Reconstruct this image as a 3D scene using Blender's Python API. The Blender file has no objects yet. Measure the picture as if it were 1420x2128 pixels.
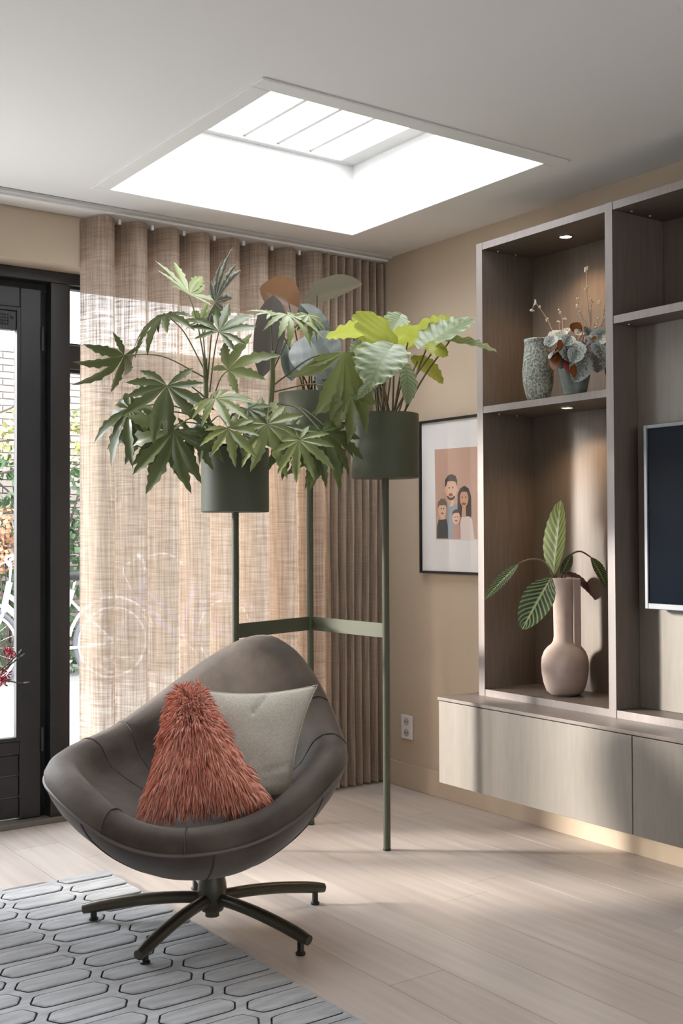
import bpy, bmesh, math, random
import numpy as np
from mathutils import Vector, Matrix, noise
random.seed(7)
RNG = np.random.default_rng(7)
PI = math.pi
SC = bpy.context.scene
COL = SC.collection

# ------------------------------------------------------------------ camera
CAM = Vector((0.0, 0.0, 1.21))
FPX, YAW, PIT, ROLL = 2332.1, 0.618335, 0.0203131, -0.0042189
FW = Vector((math.sin(YAW) * math.cos(PIT), math.cos(YAW) * math.cos(PIT), math.sin(PIT)))
R0 = Vector((math.cos(YAW), -math.sin(YAW), 0))
U0 = R0.cross(FW)
RT = R0 * math.cos(ROLL) + U0 * math.sin(ROLL)
UP = RT.cross(FW)
cd = bpy.data.cameras.new('camera')
cam = bpy.data.objects.new('camera', cd)
COL.objects.link(cam)
cd.sensor_fit = 'VERTICAL'
cd.sensor_height = 36
cd.lens = FPX / 2128 * 36
cd.clip_start = 0.05
M3 = Matrix((RT, UP, -FW)).transposed()
cam.matrix_world = Matrix.Translation(CAM) @ M3.to_4x4()
SC.camera = cam

# ------------------------------------------------------------------ world, sun, daylight, exposure
SC.view_settings.view_transform = 'Standard'
SC.view_settings.look = 'None'
SC.view_settings.gamma = 1
SC.view_settings.exposure = 0.12
SC.view_settings.use_curve_mapping = False
SC.cycles.max_bounces = 14
SC.cycles.diffuse_bounces = 6
SC.cycles.transparent_max_bounces = 16
SC.cycles.caustics_reflective = False
SC.cycles.caustics_refractive = False
SC.cycles.sample_clamp_indirect = 6
W = bpy.data.worlds.new('sky')
SC.world = W
W.use_nodes = True
bg = W.node_tree.nodes['Background']
bg.inputs[0].default_value = (0.90, 0.95, 1.0, 1)
bg.inputs[1].default_value = 5.0

def lamp(name, kind, energy, loc, direction, color=(1, 1, 1), **kw):
    d = bpy.data.lights.new(name, kind)
    d.energy = energy
    d.color = color
    for k, v in kw.items():
        setattr(d, k, v)
    o = bpy.data.objects.new(name, d)
    o.location = loc
    o.rotation_euler = Vector(direction).to_track_quat('-Z', 'Y').to_euler()
    COL.objects.link(o)
    return o

SUN_AZ, SUN_EL = math.radians(-38), math.radians(13)
lamp('sun', 'SUN', 9.0, (-4, 12, 6),
     (math.cos(SUN_AZ) * math.cos(SUN_EL), math.sin(SUN_AZ) * math.cos(SUN_EL), -math.sin(SUN_EL)),
     (1.0, 0.93, 0.84), angle=math.radians(7))
# daylight entering by the roof light and the garden doors; the rear lamp is added fill
lamp('skylight_daylight', 'AREA', 18, (2.38, 3.48, 2.99), (0, 0, -1), (0.97, 0.98, 1.0), shape='RECTANGLE', size=1.15, size_y=1.15)
lamp('door_daylight', 'AREA', 50, (0.70, 4.80, 1.25), (0.35, -1, -0.1), (0.95, 0.97, 1.0), shape='RECTANGLE', size=1.5, size_y=1.8)
lamp('rear_fill', 'AREA', 2, (0.4, -3.0, 1.6), (0.1, 1, 0.0), (1.0, 0.98, 0.96), shape='RECTANGLE', size=3.6, size_y=1.5)  # added fill lamp behind the camera

# ------------------------------------------------------------------ helpers
def at(px, py, depth):
    return CAM + (FW + RT * ((px - 710) / FPX) - UP * ((py - 1064.3) / FPX)) * depth

def pl(px, py, ax, v):
    d = FW + RT * ((px - 710) / FPX) - UP * ((py - 1064.3) / FPX)
    return CAM + d * ((v - CAM[ax]) / d[ax])

def wloc(o):
    v = Vector((0, 0, 0))
    while o is not None:
        v += o.location
        o = o.parent
    return v

def thing(name, label, cat, loc=(0, 0, 0), group=None, kind=None):
    o = bpy.data.objects.new(name, None)
    o.empty_display_size = 0.05
    COL.objects.link(o)
    o.location = loc
    return tag(o, label, cat, group, kind)

def tag(o, label=None, cat=None, group=None, kind=None):
    if label: o['label'] = label
    if cat: o['category'] = cat
    if group: o['group'] = group
    if kind: o['kind'] = kind
    return o

class MB:
    """collects shapes for one mesh (world coordinates)"""
    def __init__(s):
        s.v, s.f, s.uv, s.mi = [], [], [], []
    def add(s, vs, fs, uvs=None, mi=0):
        n = len(s.v)
        s.v.extend([tuple(p) for p in vs])
        s.f.extend([tuple(i + n for i in f) for f in fs])
        s.mi.extend([mi] * len(fs))
        s.uv.extend(uvs if uvs is not None else [(0, 0)] * len(vs))
        return s
    def box(s, x0, x1, y0, y1, z0, z1, mi=0):
        vs = [(x, y, z) for z in (z0, z1) for y in (y0, y1) for x in (x0, x1)]
        return s.add(vs, [(0, 2, 3, 1), (4, 5, 7, 6), (0, 1, 5, 4), (2, 6, 7, 3), (0, 4, 6, 2), (1, 3, 7, 5)], None, mi)
    def obox(s, c, ux, uy, uz):
        c, ux, uy, uz = Vector(c), Vector(ux), Vector(uy), Vector(uz)
        vs = [c + ux * a + uy * b + uz * d for d in (-1, 1) for b in (-1, 1) for a in (-1, 1)]
        return s.add(vs, [(0, 2, 3, 1), (4, 5, 7, 6), (0, 1, 5, 4), (2, 6, 7, 3), (0, 4, 6, 2), (1, 3, 7, 5)])
    def bar(s, a, b, wx, wz):
        """box bar from a to b, wx wide sideways, wz wide along the other normal"""
        a, b = Vector(a), Vector(b)
        d = (b - a)
        side = d.cross(Vector((0, 0, 1)))
        if side.length < 1e-6: side = Vector((1, 0, 0))
        side.normalize()
        nn = side.cross(d).normalized()
        return s.obox((a + b) / 2, d / 2, side * wx / 2, nn * wz / 2)
    def tube(s, pts, radii, n=8, cap=True, uvv=None, flat=1.0):
        pts = [Vector(p) for p in pts]
        if not hasattr(radii, '__len__'): radii = [radii] * len(pts)
        vs, fs, uvs = [], [], []
        t0 = (pts[1] - pts[0]).normalized()
        ref = Vector((0, 0, 1)) if abs(t0.z) < 0.9 else Vector((1, 0, 0))
        x = t0.cross(ref).normalized()
        for i, p in enumerate(pts):
            a = pts[max(0, i - 1)]; b = pts[min(len(pts) - 1, i + 1)]
            t = (b - a).normalized()
            x = (x - t * x.dot(t)).normalized()
            y = t.cross(x)
            for k in range(n):
                an = 2 * PI * k / n
                vs.append(p + (x * math.cos(an) + y * math.sin(an) * flat) * radii[i])
                uvs.append((uvv if uvv is not None else 0.0, i / max(1, len(pts) - 1)))
        for i in range(len(pts) - 1):
            for k in range(n):
                k2 = (k + 1) % n
                fs.append((i * n + k, i * n + k2, (i + 1) * n + k2, (i + 1) * n + k))
        if cap:
            fs.append(tuple(reversed(range(n))))
            fs.append(tuple((len(pts) - 1) * n + k for k in range(n)))
        return s.add(vs, fs, uvs)
    def cyl(s, p0, p1, r0, r1=None, n=24):
        return s.tube([p0, p1], [r0, r0 if r1 is None else r1], n)
    def lathe(s, prof, c=(0, 0, 0), n=40, closed=False):
        c = Vector(c)
        vs, fs, uvs = [], [], []
        m = len(prof)
        for j, (r, z) in enumerate(prof):
            for k in range(n):
                a = 2 * PI * k / n
                vs.append((c.x + r * math.cos(a), c.y + r * math.sin(a), c.z + z))
                uvs.append((k / n, j / m))
        for j in range(m - 1):
            for k in range(n):
                k2 = (k + 1) % n
                fs.append((j * n + k, j * n + k2, (j + 1) * n + k2, (j + 1) * n + k))
        if prof[0][0] > 1e-5: fs.append(tuple(reversed(range(n))))
        if prof[-1][0] > 1e-5: fs.append(tuple((m - 1) * n + k for k in range(n)))
        return s.add(vs, fs, uvs)
    def ball(s, c, r, n=10, m=6, sc=(1, 1, 1)):
        c = Vector(c)
        vs, fs = [], []
        for j in range(m + 1):
            t = PI * j / m
            for k in range(n):
                a = 2 * PI * k / n
                vs.append((c.x + r * sc[0] * math.sin(t) * math.cos(a), c.y + r * sc[1] * math.sin(t) * math.sin(a), c.z - r * sc[2] * math.cos(t)))
        for j in range(m):
            for k in range(n):
                k2 = (k + 1) % n
                fs.append((j * n + k, j * n + k2, (j + 1) * n + k2, (j + 1) * n + k))
        return s.add(vs, fs)
    def grid(s, P, uv=None, wrap_u=False, wrap_v=False):
        """P[i][j] grid of points"""
        a, b = len(P), len(P[0])
        vs = [p for row in P for p in row]
        fs = []
        for i in range(a if wrap_u else a - 1):
            for j in range(b if wrap_v else b - 1):
                i2, j2 = (i + 1) % a, (j + 1) % b
                fs.append((i * b + j, i * b + j2, i2 * b + j2, i2 * b + j))
        uvs = [q for row in uv for q in row] if uv else None
        return s.add(vs, fs, uvs)
    def build(s, name, mat, parent=None, smooth=False, bevel=0, merge=False, auto=None):
        off = wloc(parent) if parent else Vector((0, 0, 0))
        me = bpy.data.meshes.new(name)
        ox, oy, oz = off
        me.from_pydata([(x - ox, y - oy, z - oz) for x, y, z in s.v], [], s.f)
        if any(u != (0, 0) for u in s.uv):
            lay = me.uv_layers.new(name='UVMap')
            idx = np.empty(len(me.loops), dtype=np.int32)
            me.loops.foreach_get('vertex_index', idx)
            lay.data.foreach_set('uv', np.array(s.uv, dtype=np.float32)[idx].ravel())
        mats = mat if isinstance(mat, (list, tuple)) else [mat]
        for m in mats: me.materials.append(m)
        if len(mats) > 1: me.polygons.foreach_set('material_index', s.mi)
        if merge:
            bm = bmesh.new(); bm.from_mesh(me)
            bmesh.ops.remove_doubles(bm, verts=bm.verts, dist=1e-5)
            bmesh.ops.recalc_face_normals(bm, faces=bm.faces)
            bm.to_mesh(me); bm.free()
        if smooth:
            me.polygons.foreach_set('use_smooth', [True] * len(me.polygons))
        me.update()
        o = bpy.data.objects.new(name, me)
        COL.objects.link(o)
        if parent: o.parent = parent
        if smooth and auto:
            try:
                me.set_sharp_from_angle(angle=math.radians(auto))
            except Exception:
                pass
        if bevel:
            b = o.modifiers.new('edge', 'BEVEL')
            b.width = bevel; b.segments = 2; b.limit_method = 'ANGLE'; b.angle_limit = math.radians(40)
        return o

def bez(p0, p1, p2, p3, n=10):
    p0, p1, p2, p3 = map(Vector, (p0, p1, p2, p3))
    out = []
    for i in range(n + 1):
        t = i / n
        out.append(p0 * (1 - t) ** 3 + p1 * 3 * t * (1 - t) ** 2 + p2 * 3 * t * t * (1 - t) + p3 * t ** 3)
    return out

def smooth_path(pts, n=6):
    pts = [Vector(p) for p in pts]
    out = []
    for i in range(len(pts) - 1):
        a = pts[max(0, i - 1)]; b = pts[i]; c = pts[i + 1]; d = pts[min(len(pts) - 1, i + 2)]
        for k in range(n):
            t = k / n
            out.append(0.5 * ((2 * b) + (c - a) * t + (2 * a - 5 * b + 4 * c - d) * t * t + (3 * b - a - 3 * c + d) * t ** 3))
    out.append(pts[-1])
    return out

# ------------------------------------------------------------------ materials
def new_mat(name):
    m = bpy.data.materials.new(name)
    m.use_nodes = True
    nt = m.node_tree
    for n in list(nt.nodes): nt.nodes.remove(n)
    out = nt.nodes.new('ShaderNodeOutputMaterial')
    return m, nt, out

def N(nt, kind, **kw):
    n = nt.nodes.new(kind)
    for k, v in kw.items():
        if k.startswith('i_'):
            key = k[2:]
            n.inputs[int(key) if key.isdigit() else key].default_value = v
        else:
            setattr(n, k, v)
    return n

def col4(c):
    return (c[0], c[1], c[2], 1)

def srgb(r, g, b):
    f = lambda c: (c / 255 / 12.92) if c / 255 <= 0.04045 else ((c / 255 + 0.055) / 1.055) ** 2.4
    return (f(r), f(g), f(b))

def mottled(nt, c1, c2, scale=(5, 5, 5), detail=4, coord='Object', lo=0.35, hi=0.65, rough=0.5, noise_scale=1.0):
    tc = N(nt, 'ShaderNodeTexCoord')
    mp = N(nt, 'ShaderNodeMapping')
    mp.inputs['Scale'].default_value = scale
    nt.links.new(tc.outputs[coord], mp.inputs[0])
    nz = N(nt, 'ShaderNodeTexNoise')
    nz.inputs['Scale'].default_value = noise_scale
    nz.inputs['Detail'].default_value = detail
    nz.inputs['Roughness'].default_value = rough
    nt.links.new(mp.outputs[0], nz.inputs[0])
    rp = N(nt, 'ShaderNodeValToRGB')
    rp.color_ramp.elements[0].position = lo; rp.color_ramp.elements[0].color = col4(c1)
    rp.color_ramp.elements[1].position = hi; rp.color_ramp.elements[1].color = col4(c2)
    nt.links.new(nz.outputs[0], rp.inputs[0])
    return rp, nz

def mat(name, c, rough=0.6, c2=None, scale=(5, 5, 5), metal=0.0, bump=0.0, bump_scale=None, sheen=0.0, spec=0.5, coat=0.0, lo=0.35, hi=0.65, detail=4):
    m, nt, out = new_mat(name)
    b = N(nt, 'ShaderNodeBsdfPrincipled')
    b.inputs['Roughness'].default_value = rough
    b.inputs['Metallic'].default_value = metal
    b.inputs['Specular IOR Level'].default_value = spec
    b.inputs['Sheen Weight'].default_value = sheen
    b.inputs['Sheen Roughness'].default_value = 0.5
    b.inputs['Coat Weight'].default_value = coat
    b.inputs['Base Color'].default_value = col4(c)
    nt.links.new(b.outputs[0], out.inputs[0])
    if c2 is not None:
        rp, nz = mottled(nt, c, c2, scale, detail, lo=lo, hi=hi)
        nt.links.new(rp.outputs[0], b.inputs['Base Color'])
    if bump:
        rp2, nz2 = mottled(nt, (0, 0, 0), (1, 1, 1), bump_scale or scale, 3)
        bp = N(nt, 'ShaderNodeBump')
        bp.inputs['Strength'].default_value = bump
        bp.inputs['Distance'].default_value = 0.004
        nt.links.new(nz2.outputs[0], bp.inputs['Height'])
        nt.links.new(bp.outputs[0], b.inputs['Normal'])
    return m

def emit(name, c, s):
    m, nt, out = new_mat(name)
    e = N(nt, 'ShaderNodeEmission')
    e.inputs[0].default_value = col4(c); e.inputs[1].default_value = s
    nt.links.new(e.outputs[0], out.inputs[0])
    return m

def glass_mat(name, tint=(1, 1, 1), refl=0.06):
    m, nt, out = new_mat(name)
    t = N(nt, 'ShaderNodeBsdfTransparent'); t.inputs[0].default_value = col4(tint)
    g = N(nt, 'ShaderNodeBsdfGlossy'); g.inputs['Roughness'].default_value = 0.02
    mx = N(nt, 'ShaderNodeMixShader')
    lw = N(nt, 'ShaderNodeLayerWeight'); lw.inputs[0].default_value = 0.5
    pw = N(nt, 'ShaderNodeMath', operation='POWER'); pw.inputs[1].default_value = 4.0
    sc_ = N(nt, 'ShaderNodeMapRange'); sc_.inputs[3].default_value = refl * 0.35; sc_.inputs[4].default_value = 0.6
    nt.links.new(lw.outputs['Facing'], pw.inputs[0]); nt.links.new(pw.outputs[0], sc_.inputs[0])
    nt.links.new(sc_.outputs[0], mx.inputs[0])
    nt.links.new(t.outputs[0], mx.inputs[1]); nt.links.new(g.outputs[0], mx.inputs[2])
    nt.links.new(mx.outputs[0], out.inputs[0])
    return m

def cloth_mat(name, c1, c2, through, holes, wsc=(9, 9, 150)):
    """linen: slubs along the weft and the warp, light shining through, gaps between the threads"""
    m, nt, out = new_mat(name)
    weft, nz1 = mottled(nt, c1, c2, wsc, 4, lo=0.3, hi=0.7)
    warp, nz2 = mottled(nt, (0.72, 0.72, 0.72), (1.15, 1.15, 1.15), (120, 120, 4), 4, lo=0.34, hi=0.66)
    mul = N(nt, 'ShaderNodeMixRGB', blend_type='MULTIPLY'); mul.inputs[0].default_value = 1
    nt.links.new(weft.outputs[0], mul.inputs[1]); nt.links.new(warp.outputs[0], mul.inputs[2])
    d = N(nt, 'ShaderNodeBsdfDiffuse'); t = N(nt, 'ShaderNodeBsdfTranslucent'); tr = N(nt, 'ShaderNodeBsdfTransparent')
    nt.links.new(mul.outputs[0], d.inputs[0]); nt.links.new(mul.outputs[0], t.inputs[0])
    mx = N(nt, 'ShaderNodeMixShader'); mx.inputs[0].default_value = through
    nt.links.new(d.outputs[0], mx.inputs[1]); nt.links.new(t.outputs[0], mx.inputs[2])
    mr = N(nt, 'ShaderNodeMapRange')
    ad = N(nt, 'ShaderNodeMath', operation='ADD')
    nt.links.new(nz1.outputs[0], ad.inputs[0]); nt.links.new(nz2.outputs[0], ad.inputs[1])
    nt.links.new(ad.outputs[0], mr.inputs[0])
    mr.inputs[1].default_value = 0.7; mr.inputs[2].default_value = 1.3
    mr.inputs[3].default_value = 0.0; mr.inputs[4].default_value = holes
    mx2 = N(nt, 'ShaderNodeMixShader')
    nt.links.new(mr.outputs[0], mx2.inputs[0]); nt.links.new(mx.outputs[0], mx2.inputs[1]); nt.links.new(tr.outputs[0], mx2.inputs[2])
    nt.links.new(mx2.outputs[0], out.inputs[0])
    return m

def leaf_mat(name, mid, edge, back=None, through=0.35, e0=0.45, e1=0.8, stripes=0.0, stripe_col=None, rough=0.35, noise_amt=0.35, rib=None, nscale=45, spec=0.5):
    """u of the UV map runs from the midrib (0) to the margin (1), v from base to tip"""
    m, nt, out = new_mat(name)
    L = nt.links.new
    uv = N(nt, 'ShaderNodeUVMap')
    sp = N(nt, 'ShaderNodeSeparateXYZ'); L(uv.outputs[0], sp.inputs[0])
    tc = N(nt, 'ShaderNodeTexCoord')
    nz = N(nt, 'ShaderNodeTexNoise'); nz.inputs['Scale'].default_value = nscale; nz.inputs['Detail'].default_value = 3
    L(tc.outputs['Object'], nz.inputs[0])
    sub = N(nt, 'ShaderNodeMath', operation='SUBTRACT'); sub.inputs[1].default_value = 0.5; L(nz.outputs[0], sub.inputs[0])
    ma = N(nt, 'ShaderNodeMath', operation='MULTIPLY_ADD'); ma.inputs[1].default_value = noise_amt * 2
    L(sub.outputs[0], ma.inputs[0]); L(sp.outputs[0], ma.inputs[2])
    rp = N(nt, 'ShaderNodeValToRGB')
    rp.color_ramp.elements[0].position = e0; rp.color_ramp.elements[0].color = col4(mid)
    rp.color_ramp.elements[1].position = e1; rp.color_ramp.elements[1].color = col4(edge)
    L(ma.outputs[0], rp.inputs[0])
    colr = rp.outputs[0]
    if stripes:
        # side veins: bands of v + 0.3 u
        k = N(nt, 'ShaderNodeMath', operation='MULTIPLY_ADD'); k.inputs[1].default_value = -0.25
        L(sp.outputs[0], k.inputs[0]); L(sp.outputs[1], k.inputs[2])
        f = N(nt, 'ShaderNodeMath', operation='MULTIPLY'); f.inputs[1].default_value = stripes * 2 * PI; L(k.outputs[0], f.inputs[0])
        s = N(nt, 'ShaderNodeMath', operation='SINE'); L(f.outputs[0], s.inputs[0])
        mr = N(nt, 'ShaderNodeMapRange'); L(s.outputs[0], mr.inputs[0]); mr.inputs[1].default_value = 0.1; mr.inputs[2].default_value = 0.8
        mxs = N(nt, 'ShaderNodeMixRGB'); L(mr.outputs[0], mxs.inputs[0]); L(colr, mxs.inputs[1]); mxs.inputs[2].default_value = col4(stripe_col)
        colr = mxs.outputs[0]
    if rib is not None:
        mr = N(nt, 'ShaderNodeMapRange'); L(sp.outputs[0], mr.inputs[0]); mr.inputs[1].default_value = 0.10; mr.inputs[2].default_value = 0.03
        mxr = N(nt, 'ShaderNodeMixRGB'); L(mr.outputs[0], mxr.inputs[0]); L(colr, mxr.inputs[1]); mxr.inputs[2].default_value = col4(rib)
        colr = mxr.outputs[0]
    if back is not None:
        ge = N(nt, 'ShaderNodeNewGeometry')
        mxb = N(nt, 'ShaderNodeMixRGB'); L(ge.outputs['Backfacing'], mxb.inputs[0]); L(colr, mxb.inputs[1]); mxb.inputs[2].default_value = col4(back)
        colr = mxb.outputs[0]
    b = N(nt, 'ShaderNodeBsdfPrincipled'); b.inputs['Roughness'].default_value = rough; b.inputs['Specular IOR Level'].default_value = spec
    L(colr, b.inputs['Base Color'])
    t = N(nt, 'ShaderNodeBsdfTranslucent'); L(colr, t.inputs[0])
    mx = N(nt, 'ShaderNodeMixShader'); mx.inputs[0].default_value = through
    L(b.outputs[0], mx.inputs[1]); L(t.outputs[0], mx.inputs[2]); L(mx.outputs[0], out.inputs[0])
    return m

def ramp_uv_mat(name, cols, rough=0.8, sheen=0.0, tip=1.0):
    """colour picked by the u of the UV map (one random value per strand), lighter to the tip by v"""
    m, nt, out = new_mat(name)
    uv = N(nt, 'ShaderNodeUVMap'); sp = N(nt, 'ShaderNodeSeparateXYZ'); nt.links.new(uv.outputs[0], sp.inputs[0])
    rp = N(nt, 'ShaderNodeValToRGB')
    while len(rp.color_ramp.elements) < len(cols): rp.color_ramp.elements.new(0.5)
    for i, c in enumerate(cols):
        rp.color_ramp.elements[i].position = i / max(1, len(cols) - 1); rp.color_ramp.elements[i].color = col4(c)
    nt.links.new(sp.outputs[0], rp.inputs[0])
    b = N(nt, 'ShaderNodeBsdfPrincipled'); b.inputs['Roughness'].default_value = rough; b.inputs['Sheen Weight'].default_value = sheen
    b.inputs['Specular IOR Level'].default_value = 0.2
    nt.links.new(rp.outputs[0], b.inputs['Base Color'])
    nt.links.new(b.outputs[0], out.inputs[0])
    return m

M = {}
M['wall'] = mat('beige_wall_paint', (0.52, 0.425, 0.325), 0.85, bump=0.04, bump_scale=(160, 160, 160), spec=0.2)
M['ceiling'] = mat('white_ceiling_paint', (0.765, 0.76, 0.75), 0.9, spec=0.2)
M['white'] = mat('white_gloss_paint', (0.85, 0.85, 0.84), 0.45)
M['barpaint'] = mat('light_grey_bar', (0.58, 0.58, 0.575), 0.5)
M['black'] = mat('black_frame_paint', (0.018, 0.0185, 0.021), 0.42, c2=(0.024, 0.0245, 0.027), scale=(3, 3, 3))
M['rubber'] = mat('black_gasket', (0.008, 0.008, 0.009), 0.7)
M['glass'] = glass_mat('window_glass')
M['picglass'] = glass_mat('picture_glass')
M['lam'] = mat('taupe_laminate', (0.195, 0.165, 0.149), 0.42, c2=(0.222, 0.188, 0.170), scale=(90, 90, 6), bump=0.05, bump_scale=(300, 300, 40), spec=0.4)
M['lamdark'] = mat('taupe_laminate_carcass', (0.165, 0.134, 0.110), 0.45, c2=(0.190, 0.156, 0.129), scale=(90, 90, 6), spec=0.4)  # darker copy of the laminate, suggesting shade inside the niches
M['drawer'] = mat('greige_drawer_front', (0.205, 0.183, 0.157), 0.45, c2=(0.225, 0.201, 0.173), scale=(60, 60, 8), spec=0.45)
M['gap'] = mat('dark_gap', (0.02, 0.018, 0.016), 0.8)
M['green'] = mat('olive_green_powder_coat', (0.074, 0.080, 0.053), 0.55, spec=0.3)
M['soil'] = mat('dark_soil', (0.02, 0.015, 0.011), 0.95, c2=(0.05, 0.035, 0.025), scale=(60, 60, 60), bump=0.8)
M['liner'] = mat('black_plastic', (0.012, 0.012, 0.013), 0.4)
M['leather'] = mat('brown_nubuck', (0.050, 0.036, 0.0275), 0.62, c2=(0.100, 0.076, 0.060), scale=(7, 7, 7), bump=0.14, bump_scale=(140, 140, 140), sheen=0.12, spec=0.3, detail=6)
M['seam'] = mat('seam_thread', (0.05, 0.042, 0.037), 0.7)
M['piping'] = mat('leather_piping', (0.12, 0.10, 0.09), 0.5)
M['bronze'] = mat('bronze_metal', (0.085, 0.078, 0.06), 0.32, metal=0.65)
M['linen'] = mat('grey_linen', (0.47, 0.435, 0.37), 0.9, c2=(0.58, 0.54, 0.465), scale=(160, 160, 160), bump=0.35, bump_scale=(420, 420, 420), sheen=0.2)
M['furbase'] = mat('coral_backing', (0.20, 0.055, 0.032), 0.9)
M['fur'] = ramp_uv_mat('coral_fur', [srgb(178, 100, 80), srgb(220, 140, 117), srgb(234, 160, 137), srgb(243, 185, 163)], 0.75, 0.3)
M['rug'] = mat('grey_rug_pile', (0.34, 0.352, 0.372), 0.95, c2=(0.49, 0.505, 0.525), scale=(10, 45, 14), bump=0.5, bump_scale=(500, 500, 500), sheen=0.4, spec=0.1)
M['rugbase'] = mat('grey_rug_backing', (0.12, 0.123, 0.13), 0.95)
M['clay'] = mat('pinkish_clay', (0.41, 0.32, 0.28), 0.8, c2=(0.45, 0.355, 0.31), scale=(20, 20, 20), spec=0.2)
M['stonepot'] = mat('rough_grey_stoneware', (0.17, 0.18, 0.15), 0.95, c2=(0.42, 0.45, 0.41), scale=(120, 120, 120), bump=1.0, bump_scale=(120, 120, 120), lo=0.42, hi=0.6)
M['tealpot'] = mat('glazed_grey_green_pot', (0.12, 0.155, 0.14), 0.25, c2=(0.17, 0.205, 0.185), scale=(25, 25, 25), spec=0.6)
M['redpot'] = mat('dark_red_brown_pot', (0.045, 0.013, 0.008), 0.4)
M['silver'] = mat('silver_plastic', (0.15, 0.16, 0.18), 0.45, metal=0.3)
M['screen'] = mat('black_screen', (0.002, 0.004, 0.008), 0.2, spec=0.02)
M['brass'] = mat('steel_fitting', (0.6, 0.55, 0.48), 0.3, metal=1)
M['lampglow'] = emit('warm_lamp', (1.0, 0.78, 0.5), 14)
M['socket'] = mat('white_plastic', (0.72, 0.71, 0.69), 0.35)
M['sockethole'] = mat('grey_plastic_recess', (0.45, 0.44, 0.43), 0.4)
M['chrome'] = mat('chrome', (0.55, 0.55, 0.55), 0.2, metal=1)
M['curtain'] = cloth_mat('sheer_linen', (0.50, 0.39, 0.31), (0.74, 0.63, 0.53), 0.6, 0.17)
M['curtain2'] = cloth_mat('linen_stacked', (0.47, 0.365, 0.28), (0.57, 0.455, 0.36), 0.35, 0.05, (14, 14, 260))
M['hem'] = M['curtain2']
M['stem'] = mat('green_stem', (0.12, 0.13, 0.045), 0.5)
M['stem2'] = mat('brown_green_stem', (0.14, 0.105, 0.055), 0.5)
M['redstem'] = mat('red_stem', (0.35, 0.09, 0.06), 0.5)
M['pinkstem'] = mat('pale_pink_stem', (0.55, 0.36, 0.27), 0.6)
M['flower'] = mat('cream_blossom', (0.8, 0.72, 0.58), 0.7)
M['fatsia'] = leaf_mat('variegated_fatsia_leaf', (0.026, 0.034, 0.026), (0.36, 0.37, 0.29), back=(0.09, 0.115, 0.04), through=0.18, e0=0.68, e1=1.0, rib=(0.13, 0.16, 0.09), noise_amt=0.3, nscale=60, rough=0.32)
M['fatsia2'] = leaf_mat('pale_fatsia_leaf', (0.075, 0.085, 0.070), (0.48, 0.49, 0.43), back=(0.19, 0.225, 0.08), through=0.25, e0=0.45, e1=1.0, rib=(0.36, 0.38, 0.28), noise_amt=0.7, nscale=60, rough=0.32)
M['anth'] = leaf_mat('dark_velvet_leaf', (0.055, 0.075, 0.062), (0.10, 0.125, 0.105), back=(0.17, 0.085, 0.04), through=0.22, rib=(0.12, 0.14, 0.10), rough=0.3, noise_amt=0.6, nscale=25)
M['anthgrey'] = leaf_mat('grey_velvet_leaf', (0.12, 0.135, 0.13), (0.20, 0.215, 0.205), back=(0.2, 0.18, 0.13), through=0.2, rib=(0.17, 0.18, 0.15), rough=0.35, noise_amt=0.8, nscale=30)
M['anthgreen'] = leaf_mat('deep_green_leaf', (0.028, 0.040, 0.028), (0.05, 0.062, 0.045), back=(0.06, 0.06, 0.04), through=0.12, rib=(0.10, 0.12, 0.08), rough=0.3)
M['anthdark'] = leaf_mat('brown_black_leaf', (0.05, 0.042, 0.034), (0.07, 0.058, 0.047), back=(0.055, 0.045, 0.036), through=0.10, rib=(0.09, 0.08, 0.06), rough=0.4, noise_amt=0.6, nscale=25)
M['lime'] = leaf_mat('pale_green_scalloped_leaf', (0.30, 0.36, 0.22), (0.40, 0.46, 0.28), back=(0.40, 0.43, 0.08), through=0.5, stripes=9, stripe_col=(0.21, 0.27, 0.15), rib=(0.22, 0.28, 0.12), rough=0.3)
M['zebra'] = leaf_mat('striped_calathea_leaf', (0.018, 0.034, 0.016), (0.04, 0.06, 0.025), back=(0.07, 0.02, 0.025), through=0.25, stripes=11, stripe_col=(0.22, 0.30, 0.12), rib=(0.42, 0.48, 0.28), rough=0.35)
M['zebra2'] = leaf_mat('young_calathea_leaf', (0.15, 0.20, 0.05), (0.20, 0.26, 0.08), back=(0.48, 0.52, 0.30), through=0.3, stripes=9, stripe_col=(0.36, 0.42, 0.16), rib=(0.42, 0.48, 0.25), rough=0.35)
M['purple'] = leaf_mat('purple_leaf_underside', (0.035, 0.010, 0.014), (0.045, 0.014, 0.018), through=0.2, rough=0.4)
M['beg'] = leaf_mat('silver_speckled_leaf', (0.13, 0.15, 0.13), (0.42, 0.46, 0.44), back=(0.22, 0.045, 0.03), through=0.12, e0=0.25, e1=0.75, noise_amt=1.6, nscale=170, rough=0.6)
M['rust'] = leaf_mat('rust_brown_leaf', (0.22, 0.075, 0.015), (0.16, 0.05, 0.012), through=0.35, rough=0.5)
M['redflower'] = mat('dark_red_blossom', (0.30, 0.012, 0.03), 0.6, c2=(0.42, 0.03, 0.05), scale=(90, 90, 90))
M['twig'] = mat('grey_brown_twig', (0.10, 0.075, 0.06), 0.8)
M['twigtip'] = mat('pale_twig', (0.42, 0.38, 0.31), 0.8)
M['paving'] = mat('pale_concrete_paving', (0.52, 0.51, 0.49), 0.9, c2=(0.6, 0.59, 0.57), scale=(3, 3, 3))
M['brick'] = mat('weathered_pale_brick', (0.42, 0.34, 0.30), 0.9, c2=(0.56, 0.49, 0.45), scale=(8, 8, 8))
M['mortar'] = mat('grey_mortar', (0.5, 0.49, 0.47), 0.95)
M['ivy'] = ramp_uv_mat('ivy_leaves', [(0.03, 0.07, 0.02), (0.06, 0.13, 0.05), (0.10, 0.17, 0.09), (0.20, 0.26, 0.16)], 0.4)
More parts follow.
